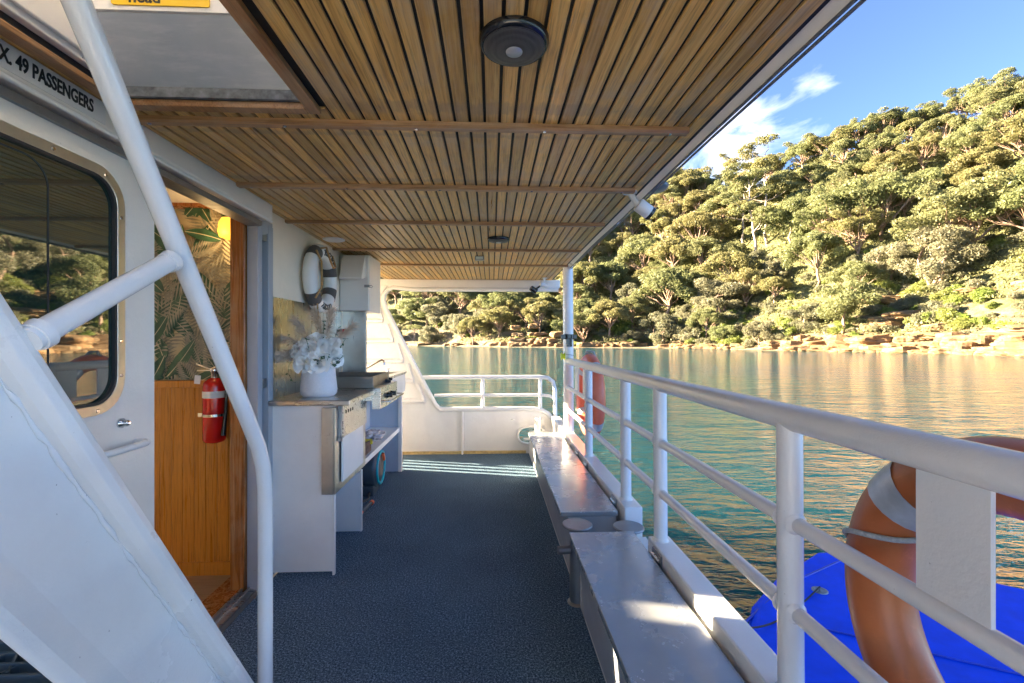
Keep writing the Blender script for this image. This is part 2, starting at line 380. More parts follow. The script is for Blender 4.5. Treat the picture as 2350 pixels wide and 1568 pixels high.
tag(wat.build('water', m, fix=False), kind='structure')

# hillside in real metres: distance of the shore and height of the ridge along each bearing from the boat
SH = [(300,330),(600,260),(880,215),(1000,195),(1150,160),(1500,138),(1800,100),(2000,84),(2350,61),(2700,50),(3300,46),(4500,46)]
SK = [(300,640),(600,600),(880,560),(1100,540),(1300,515),(1520,446),(1700,388),(1850,312),(2030,246),(2150,208),(2350,158),(2700,95),(3300,40),(4500,0)]
WD = [(300,90),(880,100),(1500,90),(2000,78),(2350,72),(4500,60)]
def ip(T, u):
    return float(np.interp(u, [a for a,_ in T], [b for _,b in T]))
def shore(u): return ip(SH, u) + 3.*mnoise.noise(Vector((u*.011, 3, 0))) * ip(SH,u)/100
def ridge(u):
    D = ip(SH,u)+ip(WD,u); return 1.3 + (784-ip(SK,u))*D/F - 11.5 - (3.0 if u>1900 else 3.0*max(0,(u-1500)/400.))
def cw(u, D):                       # bearing u and distance D to world x, y
    a = (u-1175)/F; t = R(YAW); return D*(a*math.cos(t)+math.sin(t)), D*(-a*math.sin(t)+math.cos(t))
def terr(u, s):
    """s metres inland of the waterline"""
    Wd = ip(WD,u); q = s/Wd; rz = ridge(u)-WZ
    beach = min(max(s,-6)/9.,1)*1.0
    if s < 6: z = beach
    else:
        k = (s-6)/(Wd-6)
        z = 1.0*min(1,s/9.) + rz*((.62*k + .38*k*k) if k <= 1 else (1 + .10*(k-1)))
    if u > 1700: z += 1.3*min(1,(u-1700)/300.)*min(1,max(0,(s-2.2)/2.2))
    x, y = cw(u, shore(u)+s)
    if s > 5:
        am = min(1,(s-5)/12.)
        z += am*(3.2*mnoise.noise(Vector((x*.045,y*.045,1))) + 1.4*mnoise.noise(Vector((x*.14,y*.14,5))) + .5*mnoise.noise(Vector((x*.5,y*.5,9))))
        # weathered benches of sandstone in the lower slope
        if s < 30:
            st = 1.9; q = z/st; fr = q-math.floor(q); z = z*.35 + .65*st*(math.floor(q)+ (0 if fr<.62 else (fr-.62)/.38))
    return x, y, WZ + z
hs = MB(); US = list(range(300,4500,18)); SS = [-8,-3,0,1.5,3,4.5,6]+[6+1.15*i for i in range(1,26)]+[36+3.2*i for i in range(1,24)]+[125,150,190]
vs = [terr(u,s) for u in US for s in SS]; n = len(SS)
hs.add(vs, [(i*n+j,(i+1)*n+j,(i+1)*n+j+1,i*n+j+1) for i in range(len(US)-1) for j in range(n-1)], True)
m, t, p = newmat('sandstone_slope_with_scrub'); v = coords(t)
g = N(t,'ShaderNodeNewGeometry'); sp = N(t,'ShaderNodeSeparateXYZ'); L(t,g.outputs['Normal'],sp.inputs[0]); pz = N(t,'ShaderNodeSeparateXYZ'); L(t,g.outputs['Position'],pz.inputs[0])
strat = noi(t, coords(t,(.10,.10,.9)), 1.1, 6, .6, .4)
rock = ramp(t, strat, [(.32,(.09,.055,.03)),(.45,(.17,.115,.06)),(.6,(.23,.17,.10)),(.72,(.28,.22,.145))])
rock = mixc(t, ramp(t, noi(t,v,1.3,7,.7), [(.48,(0,0,0)),(.62,(1,1,1))]), rock, (.17,.13,.075))
scrub = ramp(t, noi(t,v,.9,8,.7), [(.3,(.035,.045,.014)),(.5,(.10,.10,.035)),(.7,(.22,.19,.09))])
grn = ramp(t, tm(t,'ADD', noi(t,v,.22,7,.65), tm(t,'MULTIPLY', tm(t,'SUBTRACT', pz.outputs[2], 7.), .022)), [(.44,(0,0,0)),(.54,(1,1,1))])
c1 = mixc(t, grn, rock, scrub)
sand = ramp(t, noi(t,v,2.,5,.6), [(.3,(.22,.165,.09)),(.7,(.27,.21,.125))])
lowm = N(t,'ShaderNodeMapRange'); lowm.inputs[1].default_value = .35; lowm.inputs[2].default_value = .75; L(t, tm(t,'ADD',pz.outputs[2],tm(t,'MULTIPLY',noi(t,v,.4,4),.5)), lowm.inputs[0])
L(t, mixc(t, lowm.outputs[0], sand, c1), p.inputs['Base Color']); p.inputs['Roughness'].default_value = .9
bump(t, p, tm(t,'ADD',noi(t,v,1.6,8,.7),strat), 1., .5)
tag(hs.build('hillside', m), kind='structure')

# ---- foliage
def leafmat(name, c, dry):
    m, t, p = newmat(name)
    at = N(t,'ShaderNodeAttribute', attribute_name='tint'); oi = N(t,'ShaderNodeObjectInfo')
    a = mixc(t, at.outputs['Fac'], tuple(x*.62 for x in c), tuple(x*1.45 for x in c))
    a = mixc(t, tm(t,'MULTIPLY',oi.outputs['Random'],.55), a, dry)
    L(t, a, p.inputs['Base Color']); p.inputs['Roughness'].default_value = .48; p.inputs['Specular IOR Level'].default_value = .4
    tr = N(t,'ShaderNodeBsdfTranslucent'); L(t, a, tr.inputs[0]); ms = N(t,'ShaderNodeMixShader'); ms.inputs[0].default_value = .56
    L(t, p.outputs[0], ms.inputs[1]); L(t, tr.outputs[0], ms.inputs[2]); L(t, ms.outputs[0], t.nodes['Material Output'].inputs[0])
    return m
LM = [leafmat('gum_leaves',(.21,.205,.08),(.265,.225,.105)), leafmat('banksia_leaves',(.205,.205,.125),(.25,.225,.14)),
      leafmat('dark_gum_leaves',(.17,.20,.085),(.23,.22,.10)), leafmat('bright_scrub_leaves',(.20,.26,.06),(.29,.27,.09)), leafmat('olive_gum_leaves',(.175,.195,.08),(.235,.22,.105)), leafmat('undergrowth_leaves',(.24,.25,.11),(.27,.26,.13))]
bark = simple('pale_pinkish_bark', (.26,.17,.115), .8, var=.4, scale=1.5)
barkw = simple('grey_white_bark', (.30,.24,.19), .8, var=.3, scale=1.5)
def leafcloud(clumps, nleaf, size, up=.55, seed=0):
    r = np.random.default_rng(seed); P = []; A = []; T = []
    vol = np.array([c[3]*c[4]**.5*c[5]**.5 for c in clumps])**1.0; vol = vol/vol.sum()
    for (cx,cy,cz,rx,ry,rz), w in zip(clumps, vol):
        k = int(nleaf*w)+8
        d = r.normal(size=(k,3)); d /= np.linalg.norm(d,axis=1)[:,None]
        flip = (d[:,2] < 0) & (r.random(k) < up); d[flip,2] *= -1
        rad = .62 + .5*r.random(k)**.9; rad *= 1 + .18*np.sin(d[:,0]*5+cx*3)*np.cos(d[:,1]*6+cy*2)
        p_ = np.array([cx,cy,cz]) + d*np.array([rx,ry,rz])*rad[:,None]
        nrm = d*.9 + r.normal(size=(k,3))*.75; nrm[:,2] += .25; nrm /= np.linalg.norm(nrm,axis=1)[:,None]
        t1 = np.cross(nrm, r.normal(size=(k,3))); t1 /= np.linalg.norm(t1,axis=1)[:,None]; t2 = np.cross(nrm,t1)
        s = size*(.55+.9*r.random(k))[:,None]
        q = np.stack([p_-t1*s, p_-t2*s*.42, p_+t1*s, p_+t2*s*.42], 1); P.append(q.reshape(-1,3))
        T.append(np.clip(.5+.22*r.normal(size=k)+.15*(r.random()-.5)*2,0,1))
    P = np.concatenate(P); T = np.concatenate(T); return P, T
def leafobj(name, P, T, mat):
    k = len(P)//4; me = bpy.data.meshes.new(name)
    me.vertices.add(len(P)); me.vertices.foreach_set('co', P.astype(np.float32).ravel())
    me.loops.add(4*k); me.loops.foreach_set('vertex_index', np.arange(4*k,dtype=np.int32))
    me.polygons.add(k); me.polygons.foreach_set('loop_start', np.arange(0,4*k,4,dtype=np.int32))
    me.update(calc_edges=True); a = me.attributes.new('tint','FLOAT','FACE'); a.data.foreach_set('value', T.astype(np.float32))
    me.materials.append(mat); o = bpy.data.objects.new(name, me); col.objects.link(o); return o
def branchpath(p0, p1, sag, k=6, wob=.25):
    p0 = Vector(p0); p1 = Vector(p1); q = []
    for i in range(k+1):
        f = i/k; p = p0.lerp(p1, f); p.z += sag*math.sin(math.pi*f)
        if 0 < i < k: p += Vector((random.uniform(-wob,wob), random.uniform(-wob,wob), random.uniform(-wob,wob)*.5))
        q.append(p)
    return q
def make_tree(kind, seed, label, cat):
    random.seed(seed); o = thing('tree', label, cat); mb = MB(); cl = []
    if kind == 'umbrella':       # flat spreading layered gum on a forked trunk
        h = 8.; nb = 13
        tr = branchpath((0,0,-1.2),(random.uniform(-.8,.8),random.uniform(-.8,.8),h*.5),0,6,.22); mb.tube(tr,[.30-.03*i for i in range(len(tr))],7)
        for i in range(nb):
            a = 2*math.pi*(i+random.random()*.6)/nb; rr = random.uniform(1.6,4.2); z = h*random.uniform(.70,1.02)-rr*.25
            e = (rr*math.cos(a), rr*math.sin(a), z); st = tr[random.randint(3,len(tr)-1)]
            b = branchpath(st, e, -.5, 6, .28); mb.tube(b,[.13-.015*j for j in range(len(b))],5)
            for j in range(4):
                c = (e[0]+random.uniform(-1.4,1.4), e[1]+random.uniform(-1.4,1.4), e[2]+random.uniform(-1.0,.8))
                cl.append((*c, random.uniform(.65,1.25), random.uniform(.65,1.25), random.uniform(.4,.75)))
                t_ = branchpath(b[3], c, -.2, 3, .2); mb.tube(t_,[.05,.04,.03,.02],4)
        nl, sz, up, mi = 19000, .14, .45, 0
    elif kind == 'dome':         # full rounded crown made of many overlapping clumps
        h = 8.; tr = branchpath((0,0,-1.2),(.4,.2,h*.45),0,5,.2); mb.tube(tr,[.28-.03*i for i in range(len(tr))],7)
        for i in range(44):
            a = random.uniform(0,2*math.pi); ph = random.uniform(.05,1.)**.7*math.pi/2; rr = 3.7
            c = (rr*math.cos(a)*math.cos(ph)*1.05, rr*math.sin(a)*math.cos(ph)*1.05, h*.42+rr*.98*math.sin(ph)+random.uniform(-.3,.3))
            cl.append((*c, random.uniform(.6,1.25), random.uniform(.6,1.25), random.uniform(.45,.85)))
            if i % 3 == 0: b = branchpath(tr[-2], c, 0, 4, .25); mb.tube(b,[.12,.09,.07,.05,.03],5)
        nl, sz, up, mi = 19000, .14, .4, 0
    elif kind == 'banksia':      # grey-green, lumpy, branching low
        h = 6.; 
        for q in range(3):
            a = q*2.1+random.random(); e = (1.3*math.cos(a),1.3*math.sin(a),h*.5); b = branchpath((0,0,-1),e,.2,5,.25); mb.tube(b,[.2-.022*i for i in range(len(b))],6)
            for j in range(8):
                aa = a+random.uniform(-1.1,1.1); rr = random.uniform(.6,2.9)
                c = (rr*math.cos(aa),rr*math.sin(aa),h*random.uniform(.3,.95)-.25*rr); cl.append((*c,random.uniform(.7,1.25),random.uniform(.7,1.25),random.uniform(.5,.95)))
                if j%2==0: t_ = branchpath(e,c,0,3,.2); mb.tube(t_,[.08,.06,.045,.03],4)
        nl, sz, up, mi = 15000, .135, .35, 1
    elif kind == 'tall':         # tall gum, long bare pale trunk and open crown
        h = 14.; tr = branchpath((0,0,-1.5),(.5,.2,h*.95),0,9,.16); mb.tube(tr,[.24-.021*i for i in range(len(tr))],8)
        for i in range(15):
            k0 = random.randint(4,9); st = tr[k0]; a = random.uniform(0,6.28); rr = random.uniform(1.2,3.6)*(1.25-k0*.06)
            e = (st.x+rr*math.cos(a),st.y+rr*math.sin(a),st.z+random.uniform(.3,1.9)); b = branchpath(st,e,-.2,5,.2); mb.tube(b,[.10,.08,.06,.05,.035,.02],5)
            for j in range(2): cl.append((e[0]+random.uniform(-.7,.7),e[1]+random.uniform(-.7,.7),e[2]+random.uniform(-.1,.5),random.uniform(.7,1.35),random.uniform(.7,1.35),random.uniform(.3,.6)))
        nl, sz, up, mi = 11000, .15, .5, 0
    elif kind == 'dark':
        h = 7.; tr = branchpath((0,0,-1),(.2,.1,h*.5),0,5,.2); mb.tube(tr,[.25-.03*i for i in range(len(tr))],6)
        for i in range(20):
            a = random.uniform(0,6.28); rr = random.uniform(.5,3.2); c = (rr*math.cos(a),rr*math.sin(a),h*random.uniform(.4,.95)-.2*rr)
            cl.append((*c,random.uniform(.8,1.4),random.uniform(.8,1.4),random.uniform(.5,.9)))
            if i%3==0: b = branchpath(tr[-1],c,0,4,.2); mb.tube(b,[.1,.08,.06,.04,.03],4)
        nl, sz, up, mi = 14000, .14, .35, 2
    elif kind == 'shrub':
        for i in range(10):
            a = random.uniform(0,6.28); rr = random.uniform(0,1.3); c = (rr*math.cos(a),rr*math.sin(a),random.uniform(.3,1.5)-.2*rr)
            cl.append((*c,random.uniform(.45,.85),random.uniform(.45,.85),random.uniform(.35,.6)))
            if i%3==0: b = branchpath((0,0,-.5),c,0,3,.1); mb.tube(b,[.05,.04,.03,.02],4)
        nl, sz, up, mi = 3200, .13, .4, 3 if seed%2 else 1
    elif kind == 'bare':         # bare pale branches
        def rec(p, d, ln, r_, lv):
            e = p + d*ln; b = branchpath(p, e, .1, 4, .12*ln/2); mb.tube(b,[r_*(1-.12*i) for i in range(5)],5)
            if lv == 0: return
            for q in range(3):
                dd = (d + Vector((random.uniform(-.9,.9),random.uniform(-.9,.9),random.uniform(-.3,.6)))).normalized(); rec(e, dd, ln*.68, r_*.55, lv-1)
        for q in range(3): rec(Vector((0,0,-.4)), Vector((random.uniform(-.8,.8),random.uniform(-.8,.8),1)).normalized(), 1.9, .13, 3)
        cl = [(0,0,4.2,2.2,2.2,.8)]; nl, sz, up, mi = 900, .16, .5, 0
    mb.build('trunk', barkw if kind in ('tall','bare') else bark, o, fix=False)
    if mi == 0 and seed % 2: mi = 4
    P, T = leafcloud(cl, nl, sz, up, seed); c = leafobj('crown', P, T, LM[mi]); c.parent = o
    return o
KINDS = dict(umbrella=('flat-topped spreading gum tree with layered olive crown','gum tree'), dome=('full rounded gum tree with golden olive crown','gum tree'),
    banksia=('lumpy grey-green banksia tree branching low down','banksia'), tall=('tall gum tree with bare pale trunk and open crown','gum tree'),
    dark=('dark green tree filling a gap in the bush','tree'), shrub=('low rounded scrub bush on the rocky slope','shrub'), bare=('nearly leafless tree with pale tangled branches above the shore','bare tree'))
protos = {}
for kd, seeds in dict(umbrella=(1,2,3,4), dome=(11,12,13,14), banksia=(21,22,23), tall=(31,32), dark=(41,42), shrub=(51,52,53,54), bare=(61,)).items():
    protos[kd] = [make_tree(kd, s, *KINDS[kd]) for s in seeds]
used = set()
def plant(kd, x, y, z, sc, group, label=None, rz=None):
    src = random.choice(protos[kd]); first = src.name not in used; used.add(src.name)
    if first: o = src
    else:
        o = src.copy(); col.objects.link(o)
        for ch in src.children: c = ch.copy(); col.objects.link(c); c.parent = o
    o.name = {'shrub':'shrub','banksia':'banksia_tree','bare':'bare_tree'}.get(kd,'gum_tree' if kd!='dark' else 'tree')
    o.location = (x,y,z); o.rotation_euler = (random.uniform(-.06,.06),random.uniform(-.06,.06),random.uniform(0,6.28) if rz is None else rz); o.scale = (sc*random.uniform(.9,1.15),)*2+(sc,)
    tag(o, label or KINDS[kd][0]+' on the wooded hillside', KINDS[kd][1], group); return o
random.seed(5); placed = []
def ok(x, y, r):
    for a,b,rr in placed:
        if (a-x)**2+(b-y)**2 < (.5*(r+rr))**2: return False
    placed.append((x,y,r)); return True
named = {}
# a few trees that stand out
def special(kd, u, s, sc, label, rz=None):
    x,y,z = terr(u,s); placed.append((x,y,4*sc)); o = plant(kd,x,y,z,sc,None,label,rz)
    if 'group' in o: del o['group']
special('tall', 1978, 52, 1.15, 'tall gum with long pinkish bare trunk standing above the crowns, mid right of the hill')
special('tall', 2318, 26, .8, 'gum with short straight grey trunk at the right edge above the bare rock slope')
special('bare', 1858, 7.5, .95, 'pale forked leafless tree right above the sandstone ledge')
special('umbrella', 1180, 9, 1.0, 'spreading tree on top of the layered rock outcrop seen under the roof')
special('bare', 950, 10, 1.5, 'bare white-limbed tree at the left end of the far beach')
special('banksia', 1860, 22, 1.1, 'tree leaning over with a thick twisted brown trunk, middle of the lower slope')
cnt = 0; tries = 0
while cnt < 300 and tries < 60000:
    tries += 1
    u = random.triangular(870, 2750, 1900) if random.random()<.85 else random.uniform(870,3300)
    Wd = ip(WD,u); s = random.uniform(4, Wd*1.12)
    lo = 5 + (13 if u > 1950 else 0) + (6 if 2150<u<2500 else 0) + 3*mnoise.noise(Vector((u*.01,0,0)))
    if s < lo: continue
    if u > 2500 and random.random()<.3: continue
    x,y,z = terr(u,s)
    D = shore(u)+s; base = 7.2 if D < 140 else 8.2
    if not ok(x,y,base): continue
    q = s/Wd; r_ = random.random()
    if q > .82: kd = 'umbrella' if r_<.60 else ('tall' if r_<.68 else 'dome')
    elif q > .35: kd = 'dome' if r_<.50 else 'umbrella' if r_<.68 else 'banksia' if r_<.85 else 'dark' if r_<.95 else 'tall'
    else: kd = 'banksia' if r_<.42 else 'dome' if r_<.72 else 'dark' if r_<.80 else 'umbrella'
    sc = random.choice((random.uniform(1.1,1.6),random.uniform(1.6,2.3)))*(1. if D < 140 else 1.12)*(.72 if q<.2 else 1.)
    if q > .7 and u > 1700: sc = min(sc, 1.5); kd = 'umbrella' if kd=='tall' else kd
    grp = {'umbrella':'spreading gum trees of the hillside bush','dome':'rounded gum trees of the hillside bush','banksia':'banksias of the hillside bush','tall':'tall pale gums of the hillside bush','dark':'dark trees in the hillside bush'}[kd]
    plant(kd,x,y,z-.3,sc,grp); cnt += 1
sp2 = []
for i in range(270):
    u = random.triangular(900,2700,1850); Wd = ip(WD,u); s = random.uniform(5.5, 34 if u>1700 else 22)
    if u>1850 and s<14 and random.random()<.25: s += 10
    x,y,z = terr(u,s)
    plant('shrub',x,y,z-.1,random.uniform(.6,1.5)*(1 if u>1700 else 1.5),'low bushes along the lower slope')
# dense undergrowth between the trees: nobody could count it
rg = np.random.default_rng(3); PP=[]; TT=[]
K = 190000
uu = rg.triangular(880,1900,3000,K); kf = rg.random(K)
random.seed(2); cenu = []
tab = {}
pts = []
for i in range(K//38):
    u_ = float(uu[i]); Wd = ip(WD,u_); s_ = 7 + kf[i]*(Wd*1.05-7)
    if u_ > 1850 and s_ < 20 and rg.random() < .62: continue
    x,y,z = terr(u_,s_); D_ = (shore(u_)+s_)
    pts.append((x,y,z,1.0 if D_<140 else 1.4))
pts = np.array(pts); k = 38; n_ = len(pts)
ctr = np.repeat(pts[:,:3],k,0); sc_ = np.repeat(pts[:,3],k)[:,None]
d_ = rg.normal(size=(n_*k,3)); d_ /= np.linalg.norm(d_,axis=1)[:,None]; d_[:,2] = np.abs(d_[:,2])
pos = ctr + d_*np.array([1.5,1.5,1.15])*sc_*(.6+.5*rg.random((n_*k,1)))
nr_ = d_+rg.normal(size=(n_*k,3))*.8; nr_ /= np.linalg.norm(nr_,axis=1)[:,None]
t1 = np.cross(nr_,rg.normal(size=(n_*k,3))); t1 /= np.linalg.norm(t1,axis=1)[:,None]; t2 = np.cross(nr_,t1); sz_ = .26*sc_*(.5+rg.random((n_*k,1)))
P = np.stack([pos-t1*sz_,pos-t2*sz_*.45,pos+t1*sz_,pos+t2*sz_*.45],1).reshape(-1,3)
T = np.clip(np.repeat(rg.random(n_),k)*.5+.5*rg.random(n_*k),0,1)
tag(leafobj('undergrowth',P,T,LM[5]),'dense leafy undergrowth between the trees of the hillside','undergrowth',kind='stuff')
# strap-leaved spiky plants
def agave():
    o = thing('spiky_plant','bright green plant with a rosette of sword leaves on the lower slope','plant'); mb = MB()
    for i in range(34):
        a = i*2.4; el = R(15+65*(i/34)); ln = random.uniform(1.,1.4); d = Vector((math.cos(a)*math.cos(el),math.sin(a)*math.cos(el),math.sin(el))); sd = Vector((-math.sin(a),math.cos(a),0))*.055
        m_ = d*ln*.55+Vector((0,0,.1)); e = d*ln-Vector((0,0,.12)); mb.add([-sd,sd,m_+sd*.9,e,m_-sd*.9],[(0,1,2,3,4)])
    mb.build('leaves', simple('sword_leaves',(.20,.30,.03),.45,var=.3,scale=5), o, fix=False); return o
ag = agave()
for i,(u,s,sc) in enumerate([(2312,9,1.25),(2212,11,1.),(2160,17,.9),(1955,13,.9),(1410,6,1.2),(1385,22,1.5),(1650,9,.9),(2090,20,.8)]):
    o = ag if i==0 else ag.copy()
    if i: col.objects.link(o); c = ag.children[0].copy(); col.objects.link(c); c.parent = o
    x,y,z = terr(u,s); o.location=(x,y,z+.15); o.scale=(sc,)*3; o.rotation_euler[2]=i; o['group']='spiky plants on the lower slope'
# sandstone boulders and ledges
m, t, p = newmat('honey_sandstone'); v = coords(t,(.35,.35,1.9)); v2 = coords(t)
st_ = noi(t, v, 2.2, 6, .62, .5)
rc = ramp(t, st_, [(.3,(.09,.055,.03)),(.43,(.18,.105,.045)),(.58,(.235,.165,.085)),(.72,(.28,.22,.145))])
rc = mixc(t, ramp(t, noi(t,v2,2.4,7,.72),[(.55,(0,0,0)),(.70,(1,1,1))]), rc, (.10,.07,.045))
oi = N(t,'ShaderNodeObjectInfo'); rc = mixc(t, 1., rc, ramp(t, oi.outputs['Random'], [(0,(.75,.7,.66)),(.5,(1,1,1)),(1,(1.1,.95,.75))]), 'MULTIPLY')
L(t, rc, p.inputs['Base Color']); p.inputs['Roughness'].default_value=.88; bump(t,p,tm(t,'ADD',st_,noi(t,v2,5,6,.7)),1.,.12); stone = m
def boulder(seed, flat):
    bm = bmesh.new(); bmesh.ops.create_cube(bm,size=2); bmesh.ops.subdivide_edges(bm,edges=bm.edges,cuts=7,use_grid_fill=True)
    for vv in bm.verts:
        c = vv.co.copy(); l = (abs(c.x)**6+abs(c.y)**6+abs(c.z)**6)**(1/6); c = c/l
        n_ = mnoise.noise(c*1.3+Vector((seed*7,0,0))); n2 = mnoise.noise(Vector((c.x*3,c.y*3,c.z*1.2+seed*3)))
        lay = .06*math.sin(c.z*6+n_*4)
        k = 1+.28*n_+.12*n2+lay; vv.co = Vector((c.x*k,c.y*k,c.z*flat*(1+.2*n_)))
    me = bpy.data.meshes.new('boulder'); bm.to_mesh(me); bm.free(); me.materials.append(stone); o = bpy.data.objects.new('boulder',me); col.objects.link(o); return o
bp = [boulder(i,f) for i,f in enumerate((.62,.5,.34,.3,.7,.42))]
ub = set(); random.seed(9)
def rockat(u,s,sc,dz=0,flatk=1.,label=None,group='sandstone boulders along the shore'):
    src = random.choice(bp); o = src if src.name not in ub else src.copy()
    if src.name in ub: col.objects.link(o)
    ub.add(src.name); x,y,z = terr(u,s); o.location=(x,y,z+dz); o.scale=(sc*random.uniform(.9,1.5),sc*random.uniform(.7,1.1),sc*flatk)
    o.rotation_euler=(random.uniform(-.1,.1),random.uniform(-.1,.1),-math.atan2((u-1175)/F,1)*.6+random.uniform(-.5,.5)); tag(o,label or 'honey coloured sandstone boulder lying at the foot of the wooded slope','boulder',group); return o
for i in range(105):
    u = random.uniform(940,2480); rockat(u,random.uniform(2.5,7.5),random.uniform(.7,1.7)*(1.35 if u<1700 else 1.3),.2)
for i in range(46):                                   # long golden ledges at the waterline on the right
    u = 1560+ i*20+random.uniform(-8,8)
    if 1690<u<1790: continue
    rockat(u,random.uniform(.2,2.4),random.uniform(1.2,2.2),-.1,.7,'low orange sandstone slab along the waterline','sandstone slabs at the waterline')
for i in range(14):                                   # stacked outcrop seen below the roof
    lv = i//4; rockat(1190+ (i%4)*28+random.uniform(-8,8), 5+lv*.9, 2.4-.2*lv, .3+lv*1.9, 1.,'stacked grey sandstone block of the layered outcrop under the roof opening','blocks of the layered outcrop')
for i in range(17):
    u = random.uniform(1950,2600); rockat(u,random.uniform(9,24),random.uniform(1.4,3.0),0,.5,'pale rock shelf half buried in the scrubby slope','rock shelves on the scrubby slope')

# ================================================================== BOAT
deck = MB(); deck.box((-1.20,-1.4,-.02),(.435,5.28,0)); tag(deck.build('deck', M['carpet']), kind='structure')
hull = thing('boat_hull','white boat hull below the deck edge','hull')
h = MB(); h.box((-3.3,-7,-.9),(.80,5.36,-.035)); h.box((.436,-1.41,-.034),(.80,5.25,.27)); h.build('hull_side', M['white'], hull, .01)
h = MB(); h.tube([(.82,y,.16) for y in (-3,0,3,5.2)], .035); h.build('rubbing_strake', M['white'], hull)

fd = MB(); fd.box((-3.2,-7,-.03),(.80,-1.42,-.004)); tag(fd.build('bounce_foredeck', M['white']), kind='structure')  # unseen white deck behind the camera, added to bounce light under the roof
# ---- roof with plank ceiling
roof = thing('boat_roof','slatted teak ceiling under the boat roof','roof')
XL, XR, Y0, Y1, ZC = -1.235, .724, -1.2, 5.34, 2.02
HX0, HX1, HY1 = -1.09, -.56, 1.40      # stair hatch opening
pl = MB(); g_ = .0088
i0 = math.floor(XL/PITCH); i = i0
while (i+.55)*PITCH < XR-.02:
    a = max(XL, (i+.55)*PITCH+g_/2); b = min(XR, (i+1.55)*PITCH-g_/2)
    segs = [(Y0,Y1)]
    if a < HX1+.02 and b > HX0-.02: segs = [(HY1+.035,Y1)]
    for (s0,s1) in segs:
        if a < HX1+.02 and b > HX0-.02 and s0 < 1.5: pass
        cch = .0022
        pl.add([(a,s0,ZC+.008),(a,s0,ZC+cch),(a+cch,s0,ZC),(b-cch,s0,ZC),(b,s0,ZC+cch),(b,s0,ZC+.008),
                (a,s1,ZC+.008),(a,s1,ZC+cch),(a+cch,s1,ZC),(b-cch,s1,ZC),(b,s1,ZC+cch),(b,s1,ZC+.008)],
               [(j,j+1,7+j,6+j) for j in range(5)]+[(0,1,2,3,4,5),(11,10,9,8,7,6)])
    i += 1
pl.build('plank_lining', M['ceil'], roof)
bk = MB(); bk.box((-1.30,HY1+.03,ZC+.009),(XR,Y1,ZC+.03)); bk.box((HX1+.02,Y0,ZC+.009),(XR,HY1+.03,ZC+.03)); bk.box((XL,Y0,ZC+.009),(HX0-.02,HY1+.03,ZC+.03)); bk.build('black_backing', M['black'], roof)
tp = MB(); tp.box((HX1+.06,-1.25,ZC+.031),(.74,5.5,ZC+.16)); tp.box((-3.6,HY1+.25,ZC+.031),(HX1+.06,5.5,ZC+.16)); tp.build('roof_slab', M['white'], roof)
for k,(yb,xl,xr) in enumerate([(1.52,-1.163,.665),(2.129,-1.155,.675),(2.764,XL,.69),(3.569,XL,.70),(4.27,XL,.72)]):
    b = MB(); b.prism([(yb-.021,ZC+.001),(yb-.019,ZC-.012),(yb-.012,ZC-.017),(yb+.012,ZC-.017),(yb+.019,ZC-.012),(yb+.021,ZC+.001)],'x',xl,xr); bo = b.build('batten', M['batten'], roof)
    s_ = MB(); screws(s_,[(xl+.06+q*(xr-xl-.12)/4,yb,ZC-.0165) for q in range(5)],.007,'-z'); s_.build('screw', M['chrome'], bo)
b = MB(); b.box((XL,5.30,ZC-.02),(XR,5.345,ZC)); b.build('batten', M['batten'], roof)
b = MB(); b.box((HX1-.002,-1.2,ZC-.018),(HX1+.034,HY1+.034,ZC+.001)); b.box((HX0,HY1-.002,ZC-.019),(HX1-.003,HY1+.034,ZC+.001)); b.box((HX0-.04,-1.2,ZC-.015),(HX0-.001,HY1+.034,ZC+.001)); b.build('hatch_trim', M['batten_y'], roof, .003)
b = MB(); b.box((HX0+.003,HY1-.015,ZC+.001),(HX1-.004,HY1-.003,ZC+.03)); b.build('worn_edge', simple('flaked_dark_edge',(.16,.17,.18),.8,var=.5,scale=40), roof)
gt = MB(); gt.prism([(XR+.001,ZC+.012),(.752,ZC-.012),(.762,ZC+.0),(.762,ZC+.15),(.742,ZC+.15),(.742,ZC+.031),(XR+.001,ZC+.030)],'y',-1.25,4.40)
gt.build('gutter_edge', M['white'], roof, .002)
gt = MB()
for dx,dz,wob in ((.004,-.016,.006),(-.008,-.012,.004)):
    gt.tube([(.758+dx+wob*math.sin(y*3.1),y,ZC+dz+wob*math.cos(y*2.3)*.8) for y in np.arange(-1.2,4.4,.15)], .0045, 8)
gt.build('edge_cable', simple('grey_cable',(.12,.13,.15),.5), roof)
# boxed stair trunk above the hatch
tr_ = thing('stair_hatch','white and grey trunk of the stair opening in the ceiling','hatch')
b = MB(); b.add([(HX0,HY1,ZC+.03),(HX1,HY1,ZC+.03),(HX1,1.268,2.184),(HX0,1.268,2.184),(HX0,HY1+.03,ZC+.03),(HX1,HY1+.03,ZC+.03),(HX1,1.31,2.184),(HX0,1.31,2.184)],
   [(0,1,2,3),(4,7,6,5),(0,4,5,1),(3,2,6,7),(0,3,7,4),(1,5,6,2)]); b.build('sloping_panel', M['greypanel'], tr_)
b = MB(); b.box((HX0,1.262,2.187),(HX1,1.29,2.75)); b.build('front_panel', M['white'], tr_)
b = MB(); b.box((HX0-.03,-.6,ZC+.032),(HX0-.001,1.43,2.75)); b.prism([(-.6,ZC+.05),(1.39,ZC+.05),(1.27,2.25),(1.25,2.7),(-.6,2.7)],'x',HX0,HX0+.012); b.build('side_panel', M['white'], tr_, .004)
b = MB(); b.box((HX1+.001,-.6,ZC+.032),(HX1+.03,1.43,2.75)); b.build('side_panel', M['white'], tr_)
ws = thing('warning_sign','yellow sign reading mind your head with a warning triangle','sign')
YS = 1.2605
b = MB(); b.prism(rrect(-1.012,2.198,-.757,2.330,.006,3),'y',YS-.003,YS); b.build('sign_board', M['yellow'], ws)
